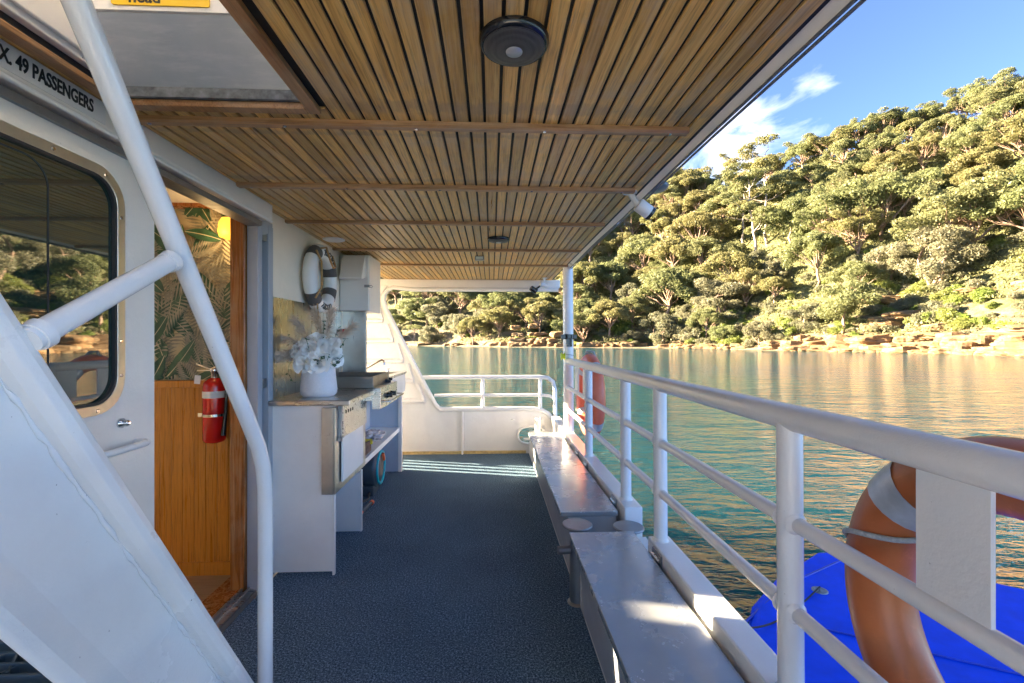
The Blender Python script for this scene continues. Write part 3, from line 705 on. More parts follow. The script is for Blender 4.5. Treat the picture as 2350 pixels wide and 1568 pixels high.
textmesh('lettering','Mind\nyour\nhead',.044,lambda x,y,z:(-.925+x,YS-.0035-z,2.262+y),M['ink'],ws,.0009)
b = MB(); cx,cz = -.806,2.255
def triY(rr): return [(cx+rr*math.sin(a),cz-.008+rr*math.cos(a)) for a in (0,2*math.pi/3,4*math.pi/3)]
frame_ring(b,triY(.056),triY(.043),'y',YS-.0042,YS-.0032); b.prism([(cx-.004,cz+.018),(cx+.004,cz+.018),(cx+.002,cz-.012),(cx-.002,cz-.012)],'y',YS-.0042,YS-.0032); b.lathe([(.0045,0),(.0045,.001)],(cx,YS-.0042,cz-.021),'y',12); b.build('warning_triangle', M['ink'], ws)

# ---- cabin side wall, doorway
WX = -1.22
cw_ = thing('cabin_wall','white cabin side wall with a doorway','wall')
b = MB(); b.box((WX-.05,2.585,0),(WX,4.10,ZC+.008)); b.build('wall_panel', paint('bounce_warmed_cream',(.84,.73,.57),.36,.2), cw_, .003)  # warm bounced sunlight is painted into this wall's enamel colour
b = MB(); b.box((WX-.05,-.9,0),(WX-.002,.95,ZC-.001)); b.box((WX-.05,.95,1.953),(WX-.002,2.583,ZC-.001)); b.build('wall_panel', M['cream'], cw_)
b = MB()
b.box((WX-.05,2.425,0),(WX+.006,2.470,1.93)); b.box((WX-.05,2.470,0),(WX-.022,2.53,1.93)); b.box((WX-.05,2.53,0),(WX+.010,2.583,1.93))
b.prism([(2.30,1.952),(2.583,1.952),(2.583,1.90)]+[(2.47-.06+.06*math.cos(a),1.865+.06*math.sin(a)) for a in np.linspace(0,math.pi/2,6)],'x',WX-.048,WX+.007)
b.build('door_frame', M['grey_paint'], cw_, .003)
b = MB(); b.prism([(WX-.001,1.936),(-1.160,1.936),(-1.153,1.944),(-1.153,ZC-.002),(WX-.001,ZC-.002)],'y',1.50,2.455); b.build('door_track_cover', M['cream'], cw_, .004)
b = MB(); b.prism([(WX-.001,1.936),(-1.167,1.936),(-1.160,1.944),(-1.160,ZC-.002),(WX-.001,ZC-.002)],'y',-.9,1.499); b.build('door_track_cover', M['cream'], cw_, .004)
b = MB(); b.tube([(-1.163,-.9,1.933),(-1.159,1.5,1.932),(-1.156,2.45,1.931)],.007,8); b.build('drip_rail', M['white'], cw_)
b = MB(); b.box((WX-.045,1.0,1.90),(WX+.03,2.42,1.925)); b.build('door_track', M['galv'], cw_)
b = MB()
for z in (.22,1.05,1.84): b.box((WX-.021,2.475,z),(WX+.004,2.525,z+.05))
b.build('frame_bracket', M['galv'], cw_, .003)
b = MB(); b.box((-1.345,2.405,0),(WX-.052,2.455,1.99)); b.build('wooden_jamb', M['jamb'], cw_, .004)
b = MB(); b.box((-1.345,1.0,1.955),(WX-.052,2.404,2.03)); b.build('wooden_head', M['intceil'], cw_, .004)
b = MB(); b.box((-1.30,.9,.0),(-1.225,2.56,.012)); b.box((-1.292,.9,.012),(-1.282,2.56,.028)); b.box((-1.262,.9,.012),(-1.252,2.56,.024)); b.build('metal_sill', M['steel'], cw_, .002)
b = MB(); b.box((-1.42,.9,0),(-1.301,2.56,.02)); b.build('wooden_sill', M['jamb'], cw_)
sg = thing('passenger_limit_sign','long white board lettered MAX. 49 PASSENGERS above the sliding door','sign')
b = MB(); b.box((-1.1605,.72,1.950),(-1.1575,1.42,2.012)); b.build('sign_board', M['letterboard'], sg)
textmesh('lettering','MAX. 49 PASSENGERS',.050,lambda x,y,z:(-1.1568+z,1.228+x,1.982+y),M['ink'],sg,.0014,fit=.298)
# unseen port-side screen and bars, added to cast sun stripes on the aft deck
pb = thing('port_stripe_screen','unseen white bulwark screen with bars added to cast sun stripes on the aft deck','bulwark')
b = MB(); b.box((-1.95,2.7,-.02),(-1.91,4.92,1.0)); b.box((-1.95,5.36,-.02),(-1.91,5.9,1.0)); b.box((-1.95,4.92,.80),(-1.91,5.36,.86)); b.box((-1.95,4.92,0),(-1.91,5.36,.30)); b.build('bulwark_panel', M['white'], pb)
for yb in (4.975,5.085,5.195,5.305):
    b = MB(); b.box((-1.95,yb,.30),(-1.91,yb+.05,.80)); b.build('sun_stripe_bar', M['white'], pb)
b = MB(); b.box((-1.91,4.1,-.03),(-1.201,5.36,-.001)); tag(b.build('deck_plate', M['grey_paint']), kind='structure')

# ---- sliding door with window
sd = thing('sliding_door','white sliding cabin door with a large dark window','door')
DX = -1.205
wo = rrect(-.2,1.075,1.545,1.842,.11,8); wi = rrect(-.17,1.105,1.515,1.812,.085,8)
b = MB(); k = len(wi)
outer = [(y,z) for y,z in rrect(-.24,1.0,1.60,1.90,.001,8)]
frame_ring(b, rrect(-.6,.03,1.685,1.925,.004,8), wi, 'x', DX-.022, DX); b.build('door_leaf', M['cream'], sd, .002)
b = MB(); frame_ring(b, wo, wi, 'x', DX+.0005, DX+.008); fr = b.build('window_frame', M['aluframe'], sd, .0015)
b = MB(); ins = rrect(-.162,1.113,1.507,1.804,.082,8); frame_ring(b, wi, ins, 'x', DX-.004, DX+.006); frame_ring(b, rrect(-.15,1.125,1.30,1.79,.07,8), rrect(-.146,1.129,1.296,1.786,.067,8),'x',DX-.0065,DX-.003); b.build('window_gasket', M['rubber'], sd)
b = MB(); b.prism(rrect(-.168,1.107,1.513,1.810,.083,8),'x',DX-.012,DX-.0045); b.build('window_pane', M['glass'], sd)
b = MB(); pts=[]
for (yy,zz) in [(1.53,1.70),(1.53,1.50),(1.53,1.30),(1.53,1.19),(1.44,1.088),(1.30,1.828),(1.0,1.828),(1.47,1.818),(1.2,1.089),(1.0,1.089)]: pts.append((DX+.008,yy,zz))
screws(b,pts,.006,'x',.002); b.build('screw', M['chrome'], sd)
b = MB(); b.lathe([(.016,0),(.016,.006),(.011,.010),(.011,.022),(.007,.028),(.004,.030)],(DX,1.535,1.035),'x',16); b.build('knob', M['chrome'], sd)
b = MB(); b.tube([(DX,1.40,.96),(DX+.03,1.40,.96),(DX+.045,1.415,.96),(DX+.05,1.44,.96),(DX+.05,1.56,.96),(DX+.045,1.585,.96),(DX+.03,1.60,.96),(DX,1.60,.96)],.011,12); b.build('grab_handle', M['white'], sd)

# ---- cabin interior beyond the doorway
fl = MB(); fl.box((-3.2,-1.0,-.02),(-1.42,2.66,.001)); tag(fl.build('cabin_floor', M['intfloor']), kind='structure')
ci = thing('cabin_bulkhead','cabin bulkhead with palm leaf wallpaper above orange timber panelling','wall')
IY = 2.62
b = MB(); b.box((-3.2,IY,1.085),(-1.28,IY+.03,2.12)); b.build('plaster_board', simple('wallpaper_ground',(.60,.49,.30),.7,var=.08,scale=3), ci)
random.seed(21); wp = MB()
def leaf(c, ang, ln, wd, lay, mi, n=9):
    d = Vector((math.cos(ang),math.sin(ang))); s = Vector((-d.y,d.x)); c = Vector(c); L_=[];Rr=[]
    for i in range(n+1):
        f = i/n; w_ = wd*math.sin(math.pi*min(1,f*.92+.05))**.75*(1-.15*f); bend = s*.12*ln*f*f
        L_.append(c+d*ln*f+bend+s*w_); Rr.append(c+d*ln*f+bend-s*w_)
    P_=[(q.x,IY-.00025*lay,q.y) for q in L_+Rr[::-1]]; wp.add(P_,[tuple([i,i+1,2*n-i,2*n+1-i]) for i in range(n)],mi=mi)
    mid=[c+d*ln*i/n+s*.12*ln*(i/n)**2 for i in range(n+1)]; A=[q+s*.0018 for q in mid]+[q-s*.0018 for q in mid][::-1]
    wp.add([(q.x,IY-.00025*lay-.0002,q.y) for q in A],[tuple([i,i+1,2*n-i,2*n+1-i]) for i in range(n)],mi=3)
def frond(c, ang, ln, lay, mi, k=13):
    d = Vector((math.cos(ang),math.sin(ang))); s = Vector((-d.y,d.x)); c = Vector(c)
    for i in range(k):
        f = (i+1)/k; p0 = c+d*ln*f+s*.1*ln*f*f
        for sg_ in (-1,1):
            dd = (d*.75+s*sg_*1.0*(1.15-f*.7)).normalized(); l2 = ln*.42*math.sin(math.pi*(f*.8+.15)); w_ = dd.orthogonal()*.0055 if False else Vector((-dd.y,dd.x))*.0058
            q = [p0-w_*.4,p0+dd*l2*.5-w_,p0+dd*l2,p0+dd*l2*.5+w_]; wp.add([(v_.x,IY-.00025*lay,v_.y) for v_ in q],[(0,1,2,3)],mi=mi)
lay = 1
for i in range(44):
    frond((random.uniform(-2.1,-1.3),random.uniform(1.05,2.05)),random.uniform(.2,2.9),random.uniform(.22,.36),lay,random.choice((1,1,2)),15); lay+=1
for i in range(84):
    leaf((random.uniform(-2.1,-1.3),random.uniform(1.0,2.0)),random.choice((random.uniform(.3,1.3),random.uniform(1.8,2.8))),random.uniform(.15,.27),random.uniform(.028,.052),lay,random.choice((0,0,4))); lay+=1
    if i % 4: frond((random.uniform(-2.1,-1.3),random.uniform(1.0,2.05)),random.uniform(.2,2.9),random.uniform(.18,.3),lay,random.choice((1,1,3)),13); lay+=1
wm = [simple('dark_banana_leaf_print',(.028,.085,.042),.6,var=.3,scale=25),simple('grey_palm_print',(.30,.28,.20),.6,var=.25,scale=25),simple('tan_palm_print',(.44,.36,.23),.6,var=.2),simple('pale_rib_print',(.55,.48,.32),.6),simple('mid_green_leaf_print',(.055,.125,.06),.6,var=.3,scale=25)]
wpo = wp.build('wallpaper', wm, ci, fix=False)
bm = bmesh.new(); bm.from_mesh(wpo.data)
for co,no in (((0,0,1.09),(0,0,-1)),((0,0,2.10),(0,0,1)),((-1.285,0,0),(1,0,0))):
    bmesh.ops.bisect_plane(bm,geom=bm.verts[:]+bm.edges[:]+bm.faces[:],plane_co=co,plane_no=no,clear_outer=True)
bm.to_mesh(wpo.data); bm.free()
b = MB(); x = -3.2
while x < -1.29:
    b.prism([(x,IY),(x,IY-.011),(x+.003,IY-.014),(x+.059,IY-.014),(x+.062,IY-.011),(x+.062,IY)],'z',.075,1.045); x += .062
b.build('tongue_and_groove', M['wains'], ci)
b = MB(); b.box((-3.2,IY-.028,1.045),(-1.29,IY,1.085)); b.build('rail_trim', M['wains'], ci, .003)
b = MB(); b.box((-3.2,IY-.022,0),(-1.29,IY,.075)); b.build('skirting', M['wains'], ci, .003)
cc = thing('cabin_shell','cabin ceiling seen through the doorway and unseen far side slotted for sunlight','cabin')
b = MB(); x=-3.2
y = -1.
while y < 2.6: b.box((-3.2,y,2.075),(-1.28,min(2.618,y+.052),2.09)); y += .058
b.build('ceiling_boards', M['intceil'], cc)
b = MB(); b.box((-3.2,2.54,2.035),(-1.346,2.604,2.074)); b.build('cornice_beam', M['jamb'], cc)
b = MB(); b.box((-3.3,-.9,2.092),(-1.271,2.65,2.11)); b.box((-3.3,-.9,0),(-3.25,2.36,1.0)); b.box((-3.3,-.9,1.9),(-3.25,2.36,2.09)); b.box((-3.3,-.9,1.0),(-3.25,.5,1.9)); b.box((-3.3,1.3,1.0),(-3.25,2.36,1.9)); b.box((-3.3,.5,1.0),(-3.25,1.3,1.25)); b.box((-3.3,2.36,0),(-3.25,2.469,1.28)); b.box((-3.3,2.36,1.281),(-3.25,2.385,1.58)); b.box((-3.3,2.43,1.281),(-3.25,2.469,1.58)); b.box((-3.3,2.386,1.50),(-3.25,2.429,1.58)); b.box((-3.3,2.47,0),(-3.25,2.66,2.09)); b.box((-3.3,2.36,1.76),(-3.25,2.469,2.09)); b.box((-3.3,2.651,0),(-3.25,2.7,2.09));b.box((-3.3,-.95,0),(-1.271,-.9,2.09)); b.box((-3.24,2.651,0),(-1.271,2.69,2.03)); b.build('far_wall', M['cream'], cc)  # unseen port wall; slots and opening cut to shape and admit sunlight
lamp = thing('wall_lamp','glowing amber wall lamp at the top of the doorway','lamp')
b = MB(); b.lathe([(.012,0),(.05,.012),(.058,.04),(.052,.09),(.04,.115),(.01,.12)],(-1.438,2.57,1.86),'z',20); b.build('lamp_shade', M['lampglow'], lamp)
b = MB(); b.lathe([(.05,0),(.05,.012),(.02,.02)],(-1.438,2.605,1.9),'y',16); b.build('lamp_base', M['steel'], lamp)
ld = bpy.data.lights.new('lamp_bulb','POINT'); ld.energy = .16; ld.color = (1,.62,.25); ld.shadow_soft_size = .06
lo_ = bpy.data.objects.new('lamp_bulb', ld); lo_.location = (-1.46,2.45,1.86); col.objects.link(lo_); lo_.parent = lamp
# fire extinguisher
fe = thing('fire_extinguisher','red fire extinguisher strapped to the orange panelling','fire extinguisher')
ex,ey = -1.49,2.52
b = MB(); b.lathe([(.02,0),(.048,.008),(.055,.022),(.055,.30),(.05,.325),(.03,.345),(.018,.35)],(ex,ey,.755),'z',28); b.build('cylinder', M['red'], fe)
b = MB(); b.lathe([(.0562,0),(.0562,.035)],(ex,ey,1.0),'z',28); b.build('label_band', M['whitelabel'], fe)
b = MB(); b.lathe([(.0572,0),(.0572,.014)],(ex,ey,.90),'z',28); b.box((ex-.075,ey-.02,.897),(ex-.05,ey-.005,.918)); b.build('strap', M['chrome'], fe)
b = MB(); b.lathe([(.017,0),(.017,.03),(.022,.034),(.022,.05),(.012,.06)],(ex,ey,1.104),'z',16); b.obox((ex-.045,ey-.01,1.165),(.09,.012,.008),(0,.35,0)); b.obox((ex-.045,ey-.01,1.145),(.07,.012,.006),(0,0,0)); b.build('valve', M['chrome'], fe)
b = MB(); b.tube([(ex+.02,ey-.01,1.13),(ex+.06,ey-.02,1.12),(ex+.075,ey-.02,1.05),(ex+.07,ey-.02,.92),(ex+.062,ey-.03,.80)],[.006,.006,.007,.009,.013],10); b.build('hose', M['blackgloss'], fe)
b = MB(); b.obox((ex-.05,ey-.062,1.10),(.03,.002,.045),(0,.1,0)); b.build('inspection_tag', M['whitelabel'], fe)

# ---- stair in the left foreground
st = thing('staircase','steep white stair with tubular handrail in the left foreground','stairs')
SX = -.70; sl = (1.383-.279)/(1.393-.681)            # rise per metre forward (downwards)
def stz(y): return 1.383-sl*(y-.681)
d = Vector((1,-sl)).normalized(); nrm = Vector((sl,1)).normalized()
def stringer(xc, sgn, top):
    prof = [(0,-.252),(.004,-.256),(.012,-.250),(.016,-.232),(.008,-.185),(.008,-.05),(.008,-.046),(.030,-.044),(.046,-.036),(.050,-.022),(.047,-.008),(.034,0),(.016,.001),(0,-.004),(-.006,-.02),(-.006,-.248)]
    y0,y1 = -.05,1.60; mb = MB(); k = len(prof); vs=[]
    for yy in (y0,y1):
        for a,nn in prof: vs.append((xc+sgn*a, yy+nn*nrm.x*1., stz(yy)+nn*nrm.y))
    if False: pass
    fs=[(i,(i+1)%k,k+(i+1)%k,k+i) for i in range(k)]+[tuple(range(k))[::-1],tuple(range(k,2*k))]
    mb.add(vs,fs,False); return mb.build('stringer', M['white'], st, .005, 3)
stringer(SX-.045,1,0); stringer(-1.185,-1,0)
random.seed(12); b = MB(); pts_ = []
for i in range(150):
    yy = -.02+1.6*i/149; w_n = -.0475+random.uniform(-.0018,.0018)
    pts_.append((SX-.045+.0095+random.uniform(-.001,.0015), yy+w_n*nrm.x, stz(yy)+w_n*nrm.y))
b.tube(pts_, [random.choice((.0015,.003,.0045,.003,.006)) for _ in pts_], 6); b.build('weld_bead', M['rail'], st)
random.seed(4); b = MB()
for z0,y0_ in [(z,.681+(1.383-z)/sl-.17) for z in np.arange(.22,2.4,.215)]:
    for k in range(6): b.box((-1.17,y0_-.09+k*.034,z0-.03),(-.752,y0_-.084+k*.034,z0))
    for k in range(10): b.obox((-1.15+k*.042,y0_,z0-.014),(.10,.005,.022),(0,0,1.0 if k%2 else -1.0))
    b.box((-1.17,y0_+.100,z0-.035),(-.752,y0_+.106,z0+.002))
b.build('grating_treads', simple('dark_teal_grating',(.10,.14,.16),.5,var=.2), st)
hr = MB(); off=Vector((0,0,0))
path = [(SX,-.35,3.58),(SX,.8,1.876),(SX,1.36,1.047),(SX,1.40,.985),(SX,1.428,.92),(SX,1.440,.85),(SX,1.443,.76),(SX,1.443,.30),(SX,1.443,-.0)]
hr.tube(path,.0215,20); hr.build('handrail', M['rail'], st)
b = MB(); b.tube([(SX,1.031,1.479),(SX,.88,1.393),(SX,.72,1.302)],.0195,18)
b.build('strut', M['rail'], st)
for (c,a_) in (((SX,1.025,1.475),.024),((SX,.738,1.312),.025)):
    w_ = MB(); w_.tube([Vector(c)+Vector((0,-.010,-.006)),Vector(c)+Vector((0,.004,.002))],[a_*.92,a_],16); w_.build('weld', M['rail'], st)

# ---- galley units
gu = thing('galley_counter','white galley cupboard with a stainless steel worktop','counter')
b = MB(); b.box((WX,2.575,.02),(-.885,2.595,.945)); b.build('end_panel', M['white_clean'], gu, .003)
b = MB(); b.box((WX,3.16,0),(-.90,3.18,.40)); b.build('inner_panel', M['white_clean'], gu, .003)
b = MB(); b.box((-.885,2.573,.0),(-.873,2.597,.945)); b.build('edge_trim', M['white'], gu, .001)
b = MB(); b.box((-.90,3.158,0),(-.888,3.182,.42)); b.build('edge_trim', M['white'], gu, .001)
b = MB(); b.box((WX,4.60,0),(-.93,4.62,.975)); b.box((WX,2.6,.0),(WX+.01,4.6,.9)); b.build('back_panel', simple('blue_grey_laminate',(.40,.48,.58),.5,var=.04), gu)
b = MB(); b.box((-.93,4.585,0),(-.895,4.625,.975)); b.box((-.885,3.64,.80),(-.868,4.63,.975)); b.build('front_stile', M['white_clean'], gu, .003)
b = MB(); b.box((WX+.012,3.182,.405),(-.915,4.598,.445)); b.build('shelf', M['white_clean'], gu, .002)
b = MB(); b.box((WX,2.53,.948),(-.775,3.075,.978)); b.build('worktop', M['steel'], gu, .006, 3)
b = MB(); b.box((WX+.001,2.59,.979),(WX+.006,3.76,1.55)); b.build('splashback', metal('warm_brushed_splashback',(.60,.565,.49),.30,'z'), gu)
b = MB(); b.box((WX+.007,3.76,.98),(-1.035,3.775,1.545)); b.box((-1.035,3.752,.98),(-1.02,3.775,1.545)); b.build('return_panel', M['steel_z'], gu, .002)
b = MB(); b.tube([(-1.0,3.52,.446),(-1.0,3.52,.80)],.032,18); b.lathe([(.036,0),(.036,.05)],(-1.0,3.52,.60),'z',18); b.build('drain_pipe', M['dirtysteel'], gu)
bb = thing('barbecue_burner_box','stainless steel burner box hung on the front of the cupboard','barbecue')
b = MB(); b.box((-.935,2.55,.455),(-.872,2.572,.935)); b.box((-.870,2.55,.455),(-.862,3.155,.935)); b.box((-.934,2.573,.455),(-.871,3.155,.470)); b.build('casing', M['steel_z'], bb, .002)
b = MB(); b.box((-.861,2.62,.755),(-.838,3.10,.940)); pf = b.build('pierced_plate', M['steel'], bb, .002)
b = MB()
for q in range(4): b.lathe([(.011,0),(.011,.0015)],(-.838,2.665+.042*q,.895),'x',14)
b.build('vent_hole', M['black'], bb)
b = MB(); b.box((-.861,2.60,.74),(-.845,2.62,.945)); b.box((-.86,2.585,.74),(-.835,2.60,.765)); b.box((-.86,2.585,.915),(-.835,2.60,.945)); b.build('slot_bracket', M['galv'], bb, .001)
cbd = MB(); cbd.box((-.856,2.635,.50),(-.846,3.05,.752)); tag(cbd.build('cutting_board', M['camwhite'], None, .002),'white cutting board slotted against the steel burner box','cutting board')
gr = thing('hotplate','stainless steel barbecue hotplate with knobs and a towel bar','barbecue')
b = MB(); b.box((-1.19,3.09,.90),(-.80,3.61,.982)); b.box((-.799,3.085,.845),(-.742,3.62,.990)); b.build('body', M['steel'], gr, .003)
b = MB()
b.box((-1.19,3.12,.983),(-.80,3.132,1.062)); b.box((-1.19,3.58,.983),(-.80,3.592,1.062)); b.box((-1.19,3.133,.983),(-1.178,3.579,1.09)); b.box((-.812,3.133,.983),(-.80,3.579,1.062)); b.box((-1.177,3.133,.984),(-.813,3.579,.998)); b.build('tray_rim', M['dirtysteel'], gr, .002)
for yk in (3.28,3.40):
    b = MB(); b.lathe([(.020,0),(.020,.006),(.016,.010),(.015,.03),(.012,.033)],(-.742,yk,.918),'x',18); b.box((-.712,yk-.003,.903),(-.706,yk+.003,.933)); b.build('knob', M['blackgloss'], gr)
b = MB(); b.tube([(-.742,3.12,.895),(-.70,3.12,.895),(-.688,3.13,.895),(-.685,3.15,.895),(-.685,3.56,.895),(-.688,3.58,.895),(-.70,3.59,.895),(-.742,3.59,.895)],.007,10); b.build('towel_bar', M['chrome'], gr)
b = MB(); b.obox((-.79,3.5,1.0),(.05,.06,.02),(0,.2,.2)); b.lathe([(.014,0),(.014,.02)],(-.78,3.56,1.0),'z',12); b.build('regulator', M['rubber'], gr, .004)
sk = thing('sink_unit','stainless sink with a curved tap at the far end of the galley','sink')
b = MB(); frame_ring(b,[(WX+.01,3.78),(-.855,3.64),(-.855,4.64),(WX+.01,4.64)],[(WX+.06,3.86),(-.93,3.80),(-.93,4.56),(WX+.06,4.56)],'z',.978,1.0); b.build('worktop', M['steel'], sk, .004)
b = MB(); b.box((WX+.05,3.79,.84),(-.92,4.57,.85)); b.box((WX+.05,4.56,.85),(-.92,4.57,.977)); b.box((WX+.05,3.79,.85),(-.92,3.80,.977)); b.box((-.925,3.80,.85),(-.915,4.56,.977)); b.build('bowl', M['steel'], sk)
b = MB(); fp=[(-1.17,4.22,1.0),(-1.17,4.22,1.03),(-1.165,4.22,1.045),(-1.02,4.2,1.125),(-1.0,4.2,1.13),(-.985,4.2,1.122),(-.978,4.2,1.10),(-.978,4.2,1.085)]; b.tube(fp,[.010]*6+[.010,.012],12); b.lathe([(.02,0),(.02,.012)],(-1.17,4.22,1.0),'z',16); b.build('tap_spout', M['chrome'], sk)
b = MB(); b.lathe([(.016,0),(.010,.012),(.018,.026),(.018,.034)],(-1.03,4.58,1.0),'z',14); b.lathe([(.016,0),(.010,.012),(.018,.026),(.018,.034)],(-1.12,4.05,1.0),'z',14); b.build('tap_handle', M['chrome'], sk)
# odds and ends on and under the shelf
b = MB()
for k in range(6):
    w2=.0
    b.tube([(-1.13,3.28+.01*k,.46+.021*k),(-1.05,3.27,.462+.021*k),(-.97,3.28,.46+.02*k),(-.945,3.33,.457+.018*k),(-.95,3.60,.455+.012*k),(-1.1,3.62,.455+.012*k)],.0125,8)
tw = b.build('folded_towel', M['towel'], None); tag(tw,'brown patterned towel bundled on the shelf under the hotplate','towel')
b = MB(); b.obox((-.965,3.62,.515),(.06,.10,.025),(0,.1,.3)); tag(b.build('sponge', M['spongey'], None, .006),'yellow sponge on the galley shelf','sponge')
b = MB(); b.lathe([(.0,0),(.022,.01),(.026,.03),(.018,.05),(.0,.055)],(-1.0,3.42,.585),'z',12); tag(b.build('cap', M['red']),'small red cap resting on the brown towel','cap')
bm = bmesh.new(); bmesh.ops.create_icosphere(bm,subdivisions=4,radius=.08)
for vv in bm.verts: vv.co = Vector((vv.co.x*1.0,vv.co.y*1.7,vv.co.z*.55))*(1+.55*mnoise.noise(vv.co*30))
me = bpy.data.meshes.new('wrapper'); bm.to_mesh(me); bm.free(); me.materials.append(M['cling']); wr = bpy.data.objects.new('plastic_wrapper',me); col.objects.link(wr); wr.location=(-1.02,3.95,.49); tag(wr,'crumpled clear plastic wrapper behind the drain pipe on the shelf','wrapper')
hrl = thing('hose_reel','dark garden hose reel with a turquoise ring under the shelf','hose reel')
C_ = (-1.06,4.02,.205)
b = MB(); b.lathe([(.10,0),(.165,.02),(.175,.06),(.172,.12),(.15,.14)],(C_[0]-.05,C_[1],C_[2]),'x',36); b.box((C_[0]-.05,C_[1]-.16,0),(C_[0]+.07,C_[1]+.14,.08)); b.build('housing', M['reelgrey'], hrl, .008)
b = MB(); b.tube([(C_[0]+.095,C_[1]+.135*math.cos(a),C_[2]+.135*math.sin(a)) for a in np.linspace(0,2*math.pi,40,endpoint=False)],.012,8,closed=True); b.build('ring', M['turq'], hrl)
b = MB(); b.lathe([(.125,0),(.125,.006),(.02,.02)],(C_[0]+.085,C_[1],C_[2]),'x',28); b.build('side_disc', simple('brown_grey_plastic',(.12,.11,.10),.5), hrl)
b = MB(); b.obox((C_[0]+.115,C_[1]+.02,C_[2]+.085),(.02,.03,.075),(.6,0,0)); b.build('crank_handle', M['orange'], hrl, .005)
hn = thing('hose_nozzle','grey and orange hose nozzle lying on the carpet by the reel','nozzle')
b = MB(); b.tube([(-.97,3.42,.03),(-.955,3.52,.035),(-.945,3.62,.03)],[.014,.018,.013],10); b.build('barrel', M['reelgrey'], hn)
b = MB(); b.tube([(-.971,3.40,.03),(-.97,3.43,.031)],.019,12); b.tube([(-.9445,3.62,.03),(-.943,3.65,.03)],.018,12); b.build('collar', M['orange'], hn)
b = MB(); b.tube([(-1.02,3.86,.03),(-1.0,3.74,.022),(-1.06,3.62,.02),(-1.12,3.5,.02),(-1.09,3.36,.02),(-.99,3.36,.025),(-.972,3.40,.03)],.009,8); b.build('hose', M['rubber'], hn)

# ---- vase and flowers
vc = (-1.02,2.74,.979)
b = MB(); b.lathe([(.085,0),(.100,.014),(.103,.04),(.088,.19),(.082,.192),(.080,.185),(.088,.05),(.0,.045)],vc,'z',40); vz = b.build('vase', M['vase'], None); tag(vz,'white ceramic vase full of flowers on the steel worktop','vase')
random.seed(33)
def rose_mesh():
    mb = MB()
    for k in range(15):
        a0 = k*2.39996; rr = .006+.0023*k; hgt = .034-.0007*k; w2 = .62 if k > 4 else .95; fl_ = .00028*k; vs=[]
        for i in range(4):
            for j in range(6):
                v_ = i/3; u_ = (j/5-.5)*2; a = a0+u_*w2; q = rr*(.45+.75*v_)+fl_*v_*v_*4+.002*(1-u_*u_)*v_; z = hgt*v_*(1-.18*u_*u_)-.006*(k>8)*v_*v_ - (.010 if k>8 else 0)
                vs.append((q*math.cos(a),q*math.sin(a),z))
        mb.add(vs,[(i*6+j,i*6+j+1,(i+1)*6+j+1,(i+1)*6+j) for i in range(3) for j in range(5)],True)
    return mb
rm = rose_mesh(); RO = []
def flower(mb, name, pos, sc, label, grp, mat, tilt):
    global RO
    key = name
    src = flower.src.get(key)
    if src is None: o = mb.build(name, mat, None, fix=False); flower.src[key] = o
    else: o = src.copy(); col.objects.link(o)
    o.location = pos; o.scale = (sc,)*3; d_ = Vector(tilt).normalized(); o.rotation_euler = d_.to_track_quat('Z','Y').to_euler(); tag(o,label,'flower',grp); return o
flower.src = {}
for i,(dx,dy,dz,t_) in enumerate([(-.055,-.07,.24,(-.3,-1,.5)),(-.02,-.085,.295,(0,-1,.5)),(.035,-.08,.27,(.4,-1,.5)),(-.075,-.03,.32,(-.6,-.7,.8)),(.005,-.05,.355,(0,-.6,1)),(-.04,-.105,.225,(-.2,-1,.2)),(.075,-.03,.31,(.8,-.6,.8)),(.03,-.10,.225,(.2,-1,.1)),(-.095,-.06,.285,(-.7,-1,.5)),(.085,.0,.25,(1,-.5,.3))]):
    flower(rm,'white_rose',(vc[0]+dx,vc[1]+dy,vc[2]+dz-.03),1.22,'open white rose in the bouquet above the ceramic vase','white roses in the vase',M['petal'],t_)
cm = MB()
for k in range(170):
    a = k*2.39996; ph = math.acos(1-k/170*1.35); d_ = Vector((math.sin(ph)*math.cos(a),math.sin(ph)*math.sin(a),math.cos(ph))); t1 = d_.orthogonal().normalized()*.0022
    cm.add([d_*.006-t1*.5,d_*.02-t1,d_*.032,d_*.02+t1],[(0,1,2,3)])
for i,(dx,dy,dz,t_) in enumerate([(-.10,-.07,.265,(-.6,-1,.3)),(.11,-.045,.335,(.6,-1,.6)),(.10,-.06,.285,(.8,-1,.2)),(.055,-.085,.325,(.3,-1,.6))]):
    flower(cm,'white_chrysanthemum',(vc[0]+dx,vc[1]+dy,vc[2]+dz-.02),1.2,'round white chrysanthemum with fine petals in the bouquet','white chrysanthemums in the vase',M['petal'],t_)
def sprig(pts, nl, r, mat):
    mb = MB(); pts=[Vector(p_) for p_ in pts]; mb.tube(pts,.0016,5)
    for k in range(nl):
        f=(k+1)/nl*(len(pts)-1); i=min(int(f),len(pts)-2); p_=pts[i].lerp(pts[i+1],f-i)
        for sg_ in (-1,1):
            d_=Vector((random.uniform(-1,1),random.uniform(-1,1),random.uniform(-.3,.6))).normalized()*r; n_=d_.cross(Vector((random.random(),random.random(),1))).normalized()*r*.5
            mb.add([p_,p_+d_*.5+n_,p_+d_*1.1,p_+d_*.5-n_],[(0,1,2,3)],mi=0)
    return mb
